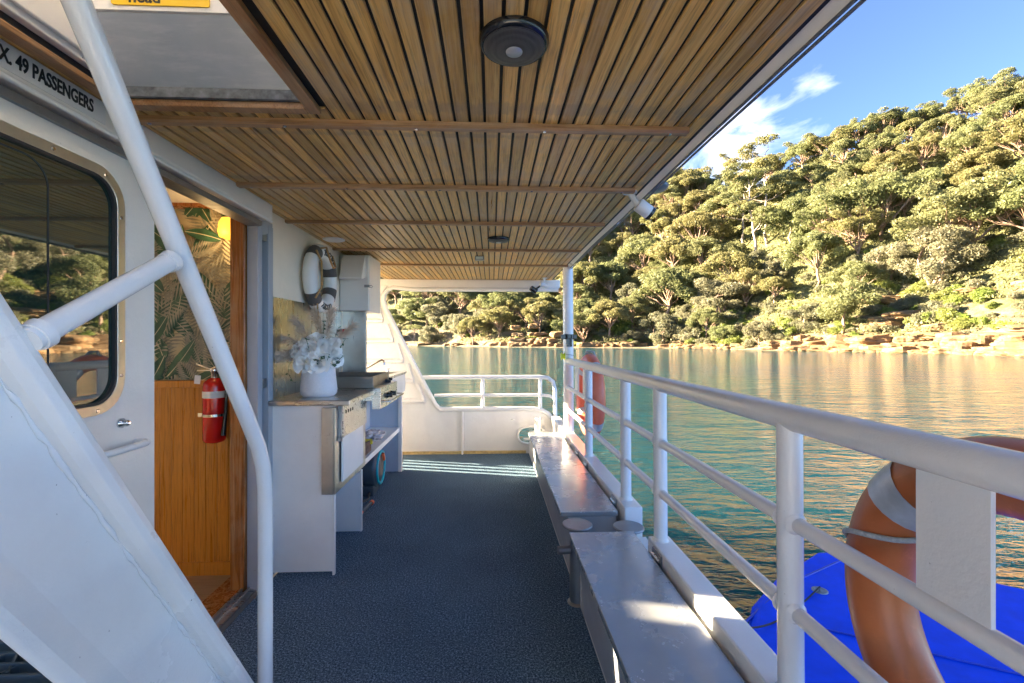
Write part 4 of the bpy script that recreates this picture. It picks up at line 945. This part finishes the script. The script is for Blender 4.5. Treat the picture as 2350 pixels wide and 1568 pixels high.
for i,(e,nl,r) in enumerate([((-.02,-.13,.33),9,.022),((-.13,-.10,.13),8,.017),((.13,-.05,.40),10,.018),((.16,-.06,.24),6,.03),((.06,-.13,.22),5,.03),((-.17,-.02,.36),7,.014),((.05,-.05,.44),9,.014),((.02,-.12,.21),5,.028),((.15,.02,.34),8,.018),((-.02,.03,.40),8,.016),((.10,-.11,.25),6,.02)]):
    mb = sprig([Vector(vc)+Vector((e[0]*.2,e[1]*.2,.17)),Vector(vc)+Vector((e[0]*.7,e[1]*.7,max(.19,e[2]*.75))),Vector(vc)+Vector(e)],nl,r,None)
    if i==1: mb = sprig([Vector(vc)+Vector((-.07,-.05,.195)),Vector(vc)+Vector((-.13,-.09,.20)),Vector(vc)+Vector((-.135,-.10,.14)),Vector(vc)+Vector((-.105,-.10,.09))],9,.016,None)
    tag(mb.build('eucalyptus_sprig', M['euca'], None, fix=False),'green eucalyptus sprig hanging beside the vase' if i==1 else 'green leafy sprig among the white flowers','sprig',None if i==1 else 'green sprigs in the vase')
def plume(pts, nstr, ln):
    mb = MB(); pts=[Vector(p_) for p_ in pts]; mb.tube(pts,.0015,5)
    for k in range(nstr):
        f = (.35+.65*random.random())*(len(pts)-1); i=min(int(f),len(pts)-2); p_=pts[i].lerp(pts[i+1],f-i); ax=(pts[i+1]-pts[i]).normalized()
        d_=(ax*1.1+Vector((random.gauss(0,.55),random.gauss(0,.55),random.gauss(0,.5)-.15))).normalized()*ln*random.uniform(.5,1.1); n_=d_.cross(Vector((random.gauss(0,1),random.gauss(0,1),random.gauss(0,1)))).normalized()*.0012
        mb.add([p_-n_,p_+d_*.5-n_-Vector((0,0,.004)),p_+d_-Vector((0,0,.014)),p_+d_*.5+n_-Vector((0,0,.004))],[(0,1,2,3)])
    return mb
V0 = Vector(vc)
for i,(a_,b_,c_) in enumerate([((-.03,0,.2),(-.12,-.06,.27),(-.23,-.12,.215)),((-.02,0,.2),(-.13,-.03,.33),(-.24,-.06,.36)),((-.02,0,.2),(-.07,0,.36),(-.13,-.02,.45)),((.02,0,.2),(.05,.0,.38),(.07,.0,.50)),((.03,0,.2),(.11,.02,.35),(.18,.05,.42)),((-.03,0,.2),(-.14,-.08,.24),(-.22,-.14,.27)),((0,0,.2),(.0,.02,.40),(-.03,.02,.50)),((-.03,.0,.2),(-.13,-.04,.26),(-.24,-.08,.25))]):
    tag(plume([V0+Vector(a_),V0+Vector(b_),V0+Vector(c_)],520,.075).build('pampas_plume', M['pampas'], None, fix=False),'feathery beige pampas plume fanning out of the vase','dried grass','pampas plumes in the vase')

# ---- decorative welcome ring on the wall
def ringbuild(name, label, cat, c, Rm, rm, mats, bandang, bw, group=None):
    o = thing(name,label,cat)
    b = MB(); n1_,n2_ = 72,20; vs=[]; 
    for i in range(n1_):
        ph=2*math.pi*i/n1_
        for j in range(n2_):
            ps=2*math.pi*j/n2_; rho=Rm+rm*math.sin(ps); vs.append((c[0]+rm*.92*math.cos(ps),c[1]+rho*math.sin(ph),c[2]+rho*math.cos(ph)))
    b.add(vs,[(i*n2_+j,((i+1)%n1_)*n2_+j,((i+1)%n1_)*n2_+(j+1)%n2_,i*n2_+(j+1)%n2_) for i in range(n1_) for j in range(n2_)],True); b.build('ring_body',mats[0],o)
    for ba in bandang:
        b = MB(); vs=[]; kk=7
        for i in range(kk):
            ph=R(ba-bw+2*bw*i/(kk-1)); r2=rm+.0022
            for j in range(n2_):
                ps=2*math.pi*j/n2_; rho=Rm+r2*math.sin(ps); vs.append((c[0]+r2*.93*math.cos(ps),c[1]+rho*math.sin(ph),c[2]+rho*math.cos(ph)))
        b.add(vs,[(i*n2_+j,(i+1)*n2_+j,(i+1)*n2_+(j+1)%n2_,i*n2_+(j+1)%n2_) for i in range(kk-1) for j in range(n2_)],True); b.build('band',mats[1],o)
    return o
def onring(c,Rm,rm,ph,ps,ex=0): 
    rho=Rm+(rm+ex)*math.sin(ps); return (c[0]+(rm*.92+ex)*math.cos(ps),c[1]+rho*math.sin(ph),c[2]+rho*math.cos(ph))
c = (WX+.054,3.165,1.728)
lr = ringbuild('welcome_life_ring','white decorative life ring lettered WELCOME ABOARD on the cabin wall','life ring',c,.186,.048,(M['ring_white'],M['ring_band']),(66,-40,120,-134),12)
textmesh('lettering','WELCOME',.056,lambda x,y,z:onring(c,.186,.048,R(16)+x/.186,-.25+y/.05,.001+z),M['ink'],lr,.0022,.002,font_scale_x=.74)
textmesh('lettering','ABOARD',.056,lambda x,y,z:onring(c,.186,.048,math.pi-x/.186,.25-y/.05,.001+z),M['ink'],lr,.0022,.002,font_scale_x=.70)
b = MB(); rp = lambda p0,p1,k=10: [onring(c,.186,.048,R(p0+(p1-p0)*i/k),math.pi/2*.25,.008+.004*math.sin(i)) for i in range(k+1)]
b.tube([onring(c,.186,.048,R(-44),.9,.006),(c[0]+.066,c[1]-.165,c[2]+.09),(c[0]+.070,c[1]-.17,c[2]),(c[0]+.066,c[1]-.165,c[2]-.08),onring(c,.186,.048,R(-130),.9,.006)],.007,8)
b.tube([onring(c,.186,.048,R(-30),.6,.006),onring(c,.186,.048,R(-10),.4,.012),(c[0]+.060,c[1]+.02,c[2]+.125),(c[0]+.062,c[1]+.07,c[2]+.085),(c[0]+.060,c[1]+.12,c[2]+.10),onring(c,.186,.048,R(38),.9,.006)],.007,8)
b.tube([onring(c,.186,.048,R(-142),.9,.006),(c[0]+.03,c[1]-.12,c[2]-.30),(c[0]+.03,c[1]-.05,c[2]-.42)],.006,8); b.tube([onring(c,.186,.048,R(150),1.2,.006),(c[0]+.03,c[1]+.08,c[2]-.36)],.006,8)
b.build('rope', M['rope'], lr)

# ---- electrical locker
lk = thing('wall_locker','grey metal locker with a sloping hood at the end of the cabin wall','locker')
b = MB(); b.box((WX+.002,3.73,1.545),(-.985,4.09,ZC-.02)); b.build('case', M['cream'], lk, .004)
b = MB(); b.box((WX+.004,3.712,1.55),(-.99,3.729,ZC-.03)); b.build('door', paint('locker_paint',(.80,.76,.70),.4,.2), lk, .003)
b = MB(); b.prism([(3.711,ZC-.03),(3.69,ZC-.03),(3.60,1.80),(3.605,1.785),(3.711,1.815)],'x',WX+.035,-1.012); b.build('hood', paint('hood_paint',(.80,.76,.70),.4,.2), lk, .003)
b = MB(); b.box((-1.02,3.70,1.735),(-.98,3.711,1.755)); b.tube([(-.985,3.70,1.745),(-.96,3.69,1.75),(-.95,3.69,1.74),(-.96,3.69,1.73),(-.985,3.70,1.738)],.003,6); b.build('latch', M['galv'], lk)
b = MB(); b.box((WX+.012,3.733,1.36),(WX+.05,3.751,1.40)); tag(b.build('red_switch', M['red'], None, .003),'small red switch on the steel panel under the locker','switch')

# ---- things on the ceiling
def speaker(c, rr, label):
    o = thing('ceiling_speaker',label,'speaker',group='round ceiling speakers')
    del o['group']
    b = MB(); b.lathe([(rr,0),(rr,.007),(rr*.98,.012),(rr*.93,.018),(rr*.90,.0185)],c,'-z',56); b.build('rim', M['blackgloss'], o)
    m_ = M.get('mesh')
    if m_ is None:
        m_, t, p = newmat('speaker_grille'); v = coords(t); vo = N(t,'ShaderNodeTexVoronoi', i_Scale=330.); vo.inputs['Randomness'].default_value = .0; L(t,v,vo.inputs['Vector'])
        L(t, ramp(t, vo.outputs['Distance'], [(.3,(.002,.002,.002)),(.45,(.06,.06,.062))]), p.inputs['Base Color']); p.inputs['Roughness'].default_value=.4; bump(t,p,vo.outputs['Distance'],.6,.002); M['mesh']=m_
    b = MB(); b.lathe([(rr*.90,.017),(rr*.86,.021),(rr*.5,.027),(rr*.26,.029)],c,'-z',48); b.build('grille', m_, o)
    b = MB(); b.lathe([(rr*.25,.026),(rr*.235,.031),(0,.0325)],c,'-z',30); b.build('centre_cap', simple('silver_cap',(.45,.46,.48),.35,metal=.5,var=.1), o)
speaker((.054,1.085,ZC),.083,'large black round ceiling speaker nearest the viewer'); speaker((.05,3.18,ZC),.078,'small far black round ceiling speaker in front of the sensor box')
dl = thing('downlight','white round downlight in the ceiling above the life ring','light')
b = MB(); b.lathe([(.075,0),(.075,.004),(.062,.010),(.058,.008)],(-1.11,3.26,ZC),'-z',36); b.build('trim_ring', M['camwhite'], dl)
b = MB(); b.lathe([(.058,.006),(0,.006)],(-1.11,3.26,ZC),'-z',30); b.build('diffuser', simple('frosted_lens',(.6,.6,.58),.3), dl)
sn = thing('ceiling_sensor','small square sensor box on the ceiling behind the far speaker','sensor')
b = MB(); b.box((-.14,3.83,ZC-.035),(-.062,3.88,ZC-.001)); b.build('housing', M['galv'], sn, .004)
b = MB(); b.box((-.13,3.825,ZC-.03),(-.072,3.829,ZC-.008)); b.build('lens', M['cup'], sn)
cm_ = thing('security_camera','white bullet camera under the roof edge facing the water','camera')
b = MB(); b.lathe([(.034,0),(.034,.008)],(.665,2.16,ZC),'-z',20); b.tube([(.668,2.16,ZC-.008),(.69,2.16,ZC-.045),(.705,2.155,ZC-.065)],[.016,.014,.018],12); b.build('bracket', M['camwhite'], cm_)
b = MB(); dd=Vector((.62,.10,-.40)).normalized(); p0=Vector((.700,2.155,ZC-.060)); b.tube([p0,p0+dd*.006,p0+dd*.070],[.028,.033,.033],24); b.build('body', M['camwhite'], cm_)
b = MB(); b.tube([p0+dd*.070,p0+dd*.085],[.034,.034],24); b.build('lens', M['blackgloss'], cm_)
c2 = thing('stern_camera','small white camera hanging at the far right corner of the ceiling','camera')
b = MB(); b.lathe([(.03,0),(.03,.008)],(.60,5.12,ZC-.0),'-z',14); b.tube([(.60,5.12,ZC-.008),(.58,5.12,ZC-.07)],.014,10); b.build('bracket', M['camwhite'], c2)
b = MB(); b.tube([(.62,5.12,ZC-.09),(.55,5.10,ZC-.07)],.030,16); b.build('body', M['camwhite'], c2)
b = MB(); b.tube([(.50,5.10,ZC-.16),(.44,5.08,ZC-.12)],[.035,.03],16); b.tube([(.5,5.1,ZC-.13),(.58,5.12,ZC-.07)],.01,8); b.build('lens', M['blackgloss'], c2)
nv = thing('navigation_light','dark navigation light on a bracket outside the roof edge','navigation light')
b = MB(); b.lathe([(.01,-.035),(.085,-.02),(.095,-.005),(.09,0)],(.83,2.35,2.115),'z',28); b.box((.745,2.32,2.09),(.79,2.38,2.105)); b.build('base', simple('slate_grey_housing',(.10,.12,.14),.4), nv)
b = MB(); b.lathe([(.06,0),(.06,.09)],(.815,2.35,2.116),'z',24); b.build('lens', M['blackgloss'], nv)
b = MB(); b.box((.872,2.30,2.117),(.895,2.40,2.20)); b.build('screen', plainmat('amber_lens',(.7,.38,.08),.3), nv)
# ---- main post and its fittings
mp_ = thing('roof_post','thick white round post carrying the roof at the side rail','post')
b = MB(); b.tube([(.745,4.36,.40),(.735,4.36,ZC+.03)],.050,28); b.build('post', M['rail'], mp_)
cl_ = thing('rod_clamp','small black clamp strapped round the roof post','clamp')
b = MB(); b.lathe([(.054,0),(.054,.05)],(.738,4.36,1.32),'z',20); b.box((.66,4.29,1.325),(.70,4.31,1.365)); b.box((.775,4.29,1.325),(.81,4.31,1.365)); b.box((.715,4.28,1.25),(.735,4.305,1.33)); b.box((.745,4.28,1.25),(.765,4.305,1.33)); b.build('clamp', M['blackgloss'], cl_, .003)
yf = thing('line_reel','lime yellow hand reel tied to the roof post','fishing reel')
b = MB(); b.lathe([(.028,0),(.038,.006),(.026,.012),(.024,.028),(.038,.034),(.030,.040)],(.655,4.28,1.16),'x',20); b.build('reel', M['lime'], yf)
b = MB(); b.tube([(.69,4.30,1.18),(.74,4.28,1.175),(.79,4.31,1.165),(.80,4.37,1.15)],.002,6); b.tube([(.665,4.28,1.19),(.67,4.29,1.3),(.68,4.3,1.4)],.0015,6); b.build('string', M['black'], yf)

# ---- transom at the stern
tn = thing('transom','white curved transom with a sloping wing panel and oval hole','transom')
TY = 5.30
oval = [( .47+.165*math.copysign(abs(math.cos(a))**.7,math.cos(a)), .205+.10*math.copysign(abs(math.sin(a))**.8,math.sin(a))) for a in np.linspace(0,2*math.pi,40,endpoint=False)]
oin = oval; 
rectp = []
for (x_,z_) in oval:                      # project to a box around the hole, same vertex count
    dx,dz=x_-.47,z_-.205; k=min(.24/abs(dx) if dx else 9e9,.19/abs(dz) if dz else 9e9); rectp.append((.47+dx*k,.205+dz*k))
b = MB(); frame_ring(b,rectp,oval,'y',TY,TY+.012)
b.prism([(-2.0,-.3),(.23,-.3),(.23,.51),(-2.0,.51)],'y',TY,TY+.012); b.prism([(.23,-.3),(.71,-.3),(.71,.015),(.23,.015)],'y',TY,TY+.012); b.prism([(.23,.395),(.71,.395),(.66,.46),(.60,.495),(.52,.51),(.23,.51)],'y',TY,TY+.012); b.prism([(.71,-.3),(.79,-.3),(.79,.20),(.76,.30),(.71,.394)],'y',TY,TY+.012)
b.build('bulwark_panel', M['white'], tn)
b = MB(); b.tube([(-.60,TY-.005,.515),(.48,TY-.005,.515),(.58,TY-.005,.50),(.66,TY-.005,.455),(.72,TY-.005,.38),(.76,TY-.005,.28),(.785,TY-.005,.1)],.028,14); b.build('top_tube', M['white'], tn)
b = MB(); b.tube([(x_,TY-.004,z_) for x_,z_ in oval],.016,10,closed=True); b.build('hole_rim', M['white'], tn)
b = MB(); b.box((-.345,TY-.05,0),(-.325,TY-.001,.49)); b.build('stiffener', M['white'], tn, .003)
b = MB(); b.box((-1.2,TY-.022,.0),(.40,TY-.001,.030)); b.build('sealant_strip', simple('ochre_sealant',(.55,.40,.16),.8,var=.3,scale=30), tn)
we = [(-1.13,1.925),(-1.20,1.89),(-1.235,1.83),(-1.239,1.76),(-1.208,1.665),(-1.05,1.35),(-.90,1.055),(-.75,.76),(-.65,.575),(-.61,.53),(-.55,.51)]
b = MB(); b.prism([(-2.0,.511)]+we[::-1][0:]+[(-2.0,1.925)],'y',TY,TY+.012); b.build('wing_panel', M['white'], tn)
b = MB(); b.tube([(x_,TY-.005,z_) for x_,z_ in [(.78,1.905),(.2,1.905),(-.9,1.90)]+we],.026,14); b.build('wing_edge_tube', M['white'], tn)
b = MB(); zs=[.62,.85,1.08,1.31,1.54,1.74]
for z in zs:
    xe = np.interp(-z,[-q[1] for q in we],[q[0] for q in we])
    b.prism([(TY-.001,z-.035),(TY-.05,z-.02),(TY-.05,z+.005),(TY-.001,z+.03)],'x',-2.0,xe-.10)
    
    xe2 = np.interp(-(z+.19),[-q[1] for q in we],[q[0] for q in we])
    b.prism([(xe-.13,z+.012),(xe-.095,z+.012),(xe2-.06,z+.20),(xe2-.095,z+.20)],'y',TY-.03,TY-.0015)
b.build('rib', M['white'], tn, .006)
b = MB(); b.box((-2.0,TY-.02,1.925),(.80,TY+.15,2.018)); b.build('head_beam', M['white'], tn, .008)
sr = thing('stern_rail','white two bar rail on top of the transom','railing')
b = MB(); b.tube([(-.80,TY,.885),(.57,TY,.885),(.66,TY-.01,.875),(.715,TY-.03,.83),(.735,TY-.05,.74),(.74,TY-.05,.30)],.024,16); b.build('top_rail', M['rail'], sr)
b = MB(); b.tube([(-.66,TY,.675),(.57,TY,.675),(.68,TY-.02,.665),(.735,TY-.05,.64)],.020,14); b.build('mid_rail', M['rail'], sr)
for x_ in (-.10,.57): b = MB(); b.tube([(x_,TY,.52),(x_,TY,.88)],.022,14); b.build('stanchion', M['rail'], sr)
sb = thing('stern_bitt','white mooring bitt with a cross pin behind the oval hole','bollard')
b = MB(); b.tube([(.52,5.10,.0),(.52,5.10,.44)],.032,18); b.tube([(.36,5.1,.20),(.6,5.1,.20)],.018,12); b.build('bitt', M['white'], sb)

# ---- coaming, side rail, benches, bollards
def coaming(y0,y1,label):
    o = thing('coaming',label,'coaming'); b = MB(); b.box((.69,y0,.271),(.785,y1,.44)); b.build('coaming_box', M['rail'], o, .006); return o
co1 = coaming(-1.4,1.985,'white box coaming under the rail beside the near bench'); co2 = coaming(2.33,5.2,'white box coaming under the rail beside the far bench')
rl = thing('side_railing','white tubular side railing along the deck edge','railing')
RX=.73
b = MB(); b.tube([(RX,-2.5,1.115),(RX,4.32,1.115)],.0325,28); b.build('top_rail', M['rail'], rl)
for z in (.862,.648): b = MB(); b.tube([(RX,-2.5,z),(RX,4.32,z)],.0185,18); b.build('mid_rail', M['rail'], rl)
for y_ in (-.9,.15,1.085,1.945,2.455,3.40):
    b = MB(); zb=.44
    b.tube([(RX+.004,y_,zb),(RX,y_,1.10)],.029,22); pp = b.build('stanchion', M['rail'], rl)
    b = MB(); b.lathe([(.037,0),(.033,.006),(.029,.012)],(RX+.004,y_,zb),'z',18)
    b.build('weld_collar', M['rail'], pp)
    for z in (.862,.648):
        for s_ in (-1,1): b = MB(); b.tube([(RX,y_+s_*.026,z),(RX,y_+s_*.036,z)],[.027,.0195],14); b.build('weld_collar', M['rail'], pp)
for (a,c_) in ((.630,.748),(3.42,3.60),(3.78,3.95)):
    b = MB(); b.box((RX-.004,a,.872),(RX+.004,c_,1.09)); b.build('plate', M['rail'], rl, .001)
def bench(y0,y1,label,seams,hinges,x0=.365,x1=.672):
    o = thing('bench_locker',label,'bench'); ys=[y0]+seams+[y1]
    for a,c_ in zip(ys,ys[1:]):
        b = MB(); b.box((x0,a+.0015,.374),(x1,c_-.0015,.400)); b.build('lid', M['bench'], o, .0035,3)
    b = MB(); b.prism([(.437,.0),(x1-.004,.0),(x1-.004,.372),(.405,.372)],'y',y0+.02,y1-.01); b.build('locker_box', M['grey_paint'], o, .003)
    for y_ in hinges:
        b = MB(); b.box((.683,y_-.05,.355),(.689,y_+.05,.43)); hg=b.build('hinge', M['galv'], o, .0008)
        b = MB()
        for q in range(5): b.tube([(.679,y_-.045+.018*q,.4075),(.679,y_-.045+.018*q+.0165,.4075)],.0062,10)
        screws(b,[(.689-.0065,y_-.035,.42),(.689-.0065,y_+.035,.42)],.004,'x',.001); b.build('hinge_barrel', M['steel'], hg)
    return o
bench(-1.35,2.135,'near silver painted locker bench along the rail',[],[.98,1.86]); bench(2.385,4.50,'far silver painted locker bench along the rail',[3.46],[2.52,3.28,3.62,4.42])
pt = MB(); pt.box((.436,1.99,.20),(.80,2.33,.285)); tag(pt.build('side_deck_plate', M['white']), kind='structure')
for (x_,y_,lab,z0) in ((.428,2.255,'dull steel bollard with a round cap standing on the carpet between the benches',0.),(.675,2.215,'dull steel bollard with a round cap on the side deck between the benches',.285)):
    o = thing('mooring_bollard',lab,'bollard')
    b = MB(); b.tube([(x_,y_,z0),(x_,y_,.378)],.0385,26); b.build('post', M['galv'], o)
    b = MB(); b.lathe([(.070,0),(.075,.003),(.075,.010),(.071,.013)],(x_,y_,.378),'z',36); b.build('cap', M['galv'], o)
    if z0==0:
        b = MB(); b.tube([(x_-.037,y_,.262),(x_-.098,y_-.005,.262)],.020,18); b.build('cross_pin', M['galv'], o)
        b = MB(); b.lathe([(.05,0),(.046,.006),(.039,.01)],(x_,y_,0),'z',22); b.build('weld_base', M['dirtysteel'], o)

# ---- life rings outside the rail
c = (.842,.665,.795); Rm,rm_ = .288,.064
nr = ringbuild('life_ring','large worn life ring in shade-painted brown-orange outside the rail in the right foreground','life ring',c,Rm,rm_,(M['buoy_shaded'],M['tape']),(-46,46,142,-142),7.0)
b = MB(); b.tube([onring(c,Rm,rm_,R(58+25*i/12),4.5-2.85*i/12,.005) for i in range(13)]+[onring(c,Rm,rm_,R(83+10*i/4),1.6-.1*i/4,.010) for i in range(1,5)],.0055,10); b.build('grab_line', M['rope_grey'], nr); b = MB()
b.tube([onring(c,Rm,rm_,R(-40+30*i/10),math.pi+.2-.6*i/10,.008) for i in range(11)],.006,10); b.build('grab_line', M['rope_grey'], nr)
c = (.845,3.88,.835)
fr_ = ringbuild('life_ring','bright coral-orange life ring hanging outside the rail beside the roof post','life ring',c,.295,.066,(M['buoy_sunlit'],M['tape']),(-42,42,130,-130),7)
b = MB(); b.tube([(c[0]-.05,c[1]+.05,1.09),(c[0]-.02,c[1]+.02,1.22),(c[0]+.03,c[1],1.21),(c[0]+.05,c[1]-.05,1.13)],.012,8); b.tube([onring(c,.295,.066,R(60+60*i/10),math.pi/2+.9,.012) for i in range(11)],.008,8); b.tube([(c[0]-.05,c[1]-.17,c[2]-.05),(c[0]-.07,c[1]-.13,c[2]-.05),(c[0]-.06,c[1]-.16,c[2]-.25)],.007,8); b.build('grab_line', M['rope_grey'], fr_)

# ---- blue float and its line
bf = thing('blue_float','bright blue inflatable float mat lying on the water beside the boat','float')
def slab(poly,z0,z1,name,mat,bev):
    b = MB(); b.prism(poly,'z',z0,z1); return b.build(name,mat,bf,bev,5)
slab([(1.55,2.75),(1.90,3.25),(2.30,3.60),(2.95,4.02),(3.30,4.02),(4.6,2.95),(6.0,1.6),(5.2,-.8),(.95,-.8),(1.0,1.9)],-.82,-.60,'mat',M['bluefloat'],.07)
b = MB(); b.tube([(1.62,2.95,-.62),(2.3,3.45,-.60),(3.1,3.85,-.60)],.010,8); b.tube([(2.2,2.9,-.596),(3.2,2.35,-.596),(4.4,2.1,-.597)],.006,8); b.build('seam', M['bluefloat2'], bf)
b = MB(); b.lathe([(.055,0),(.055,.006),(.04,.010),(.034,.004),(.016,.003),(.014,.012),(.0,.014)],(2.50,3.36,-.600),'z',24); b.build('eyelet', M['galv'], bf)
ml = MB(); A=Vector((.80,2.30,.12)); Bv=Vector((2.50,3.36,-.57)); ml.tube([A.lerp(Bv,i/24)-Vector((0,0,.30*math.sin(math.pi*i/24))) for i in range(25)],.006,8)
tag(ml.build('mooring_line', M['black']),'thin black line sagging from the boat to the blue float','rope')
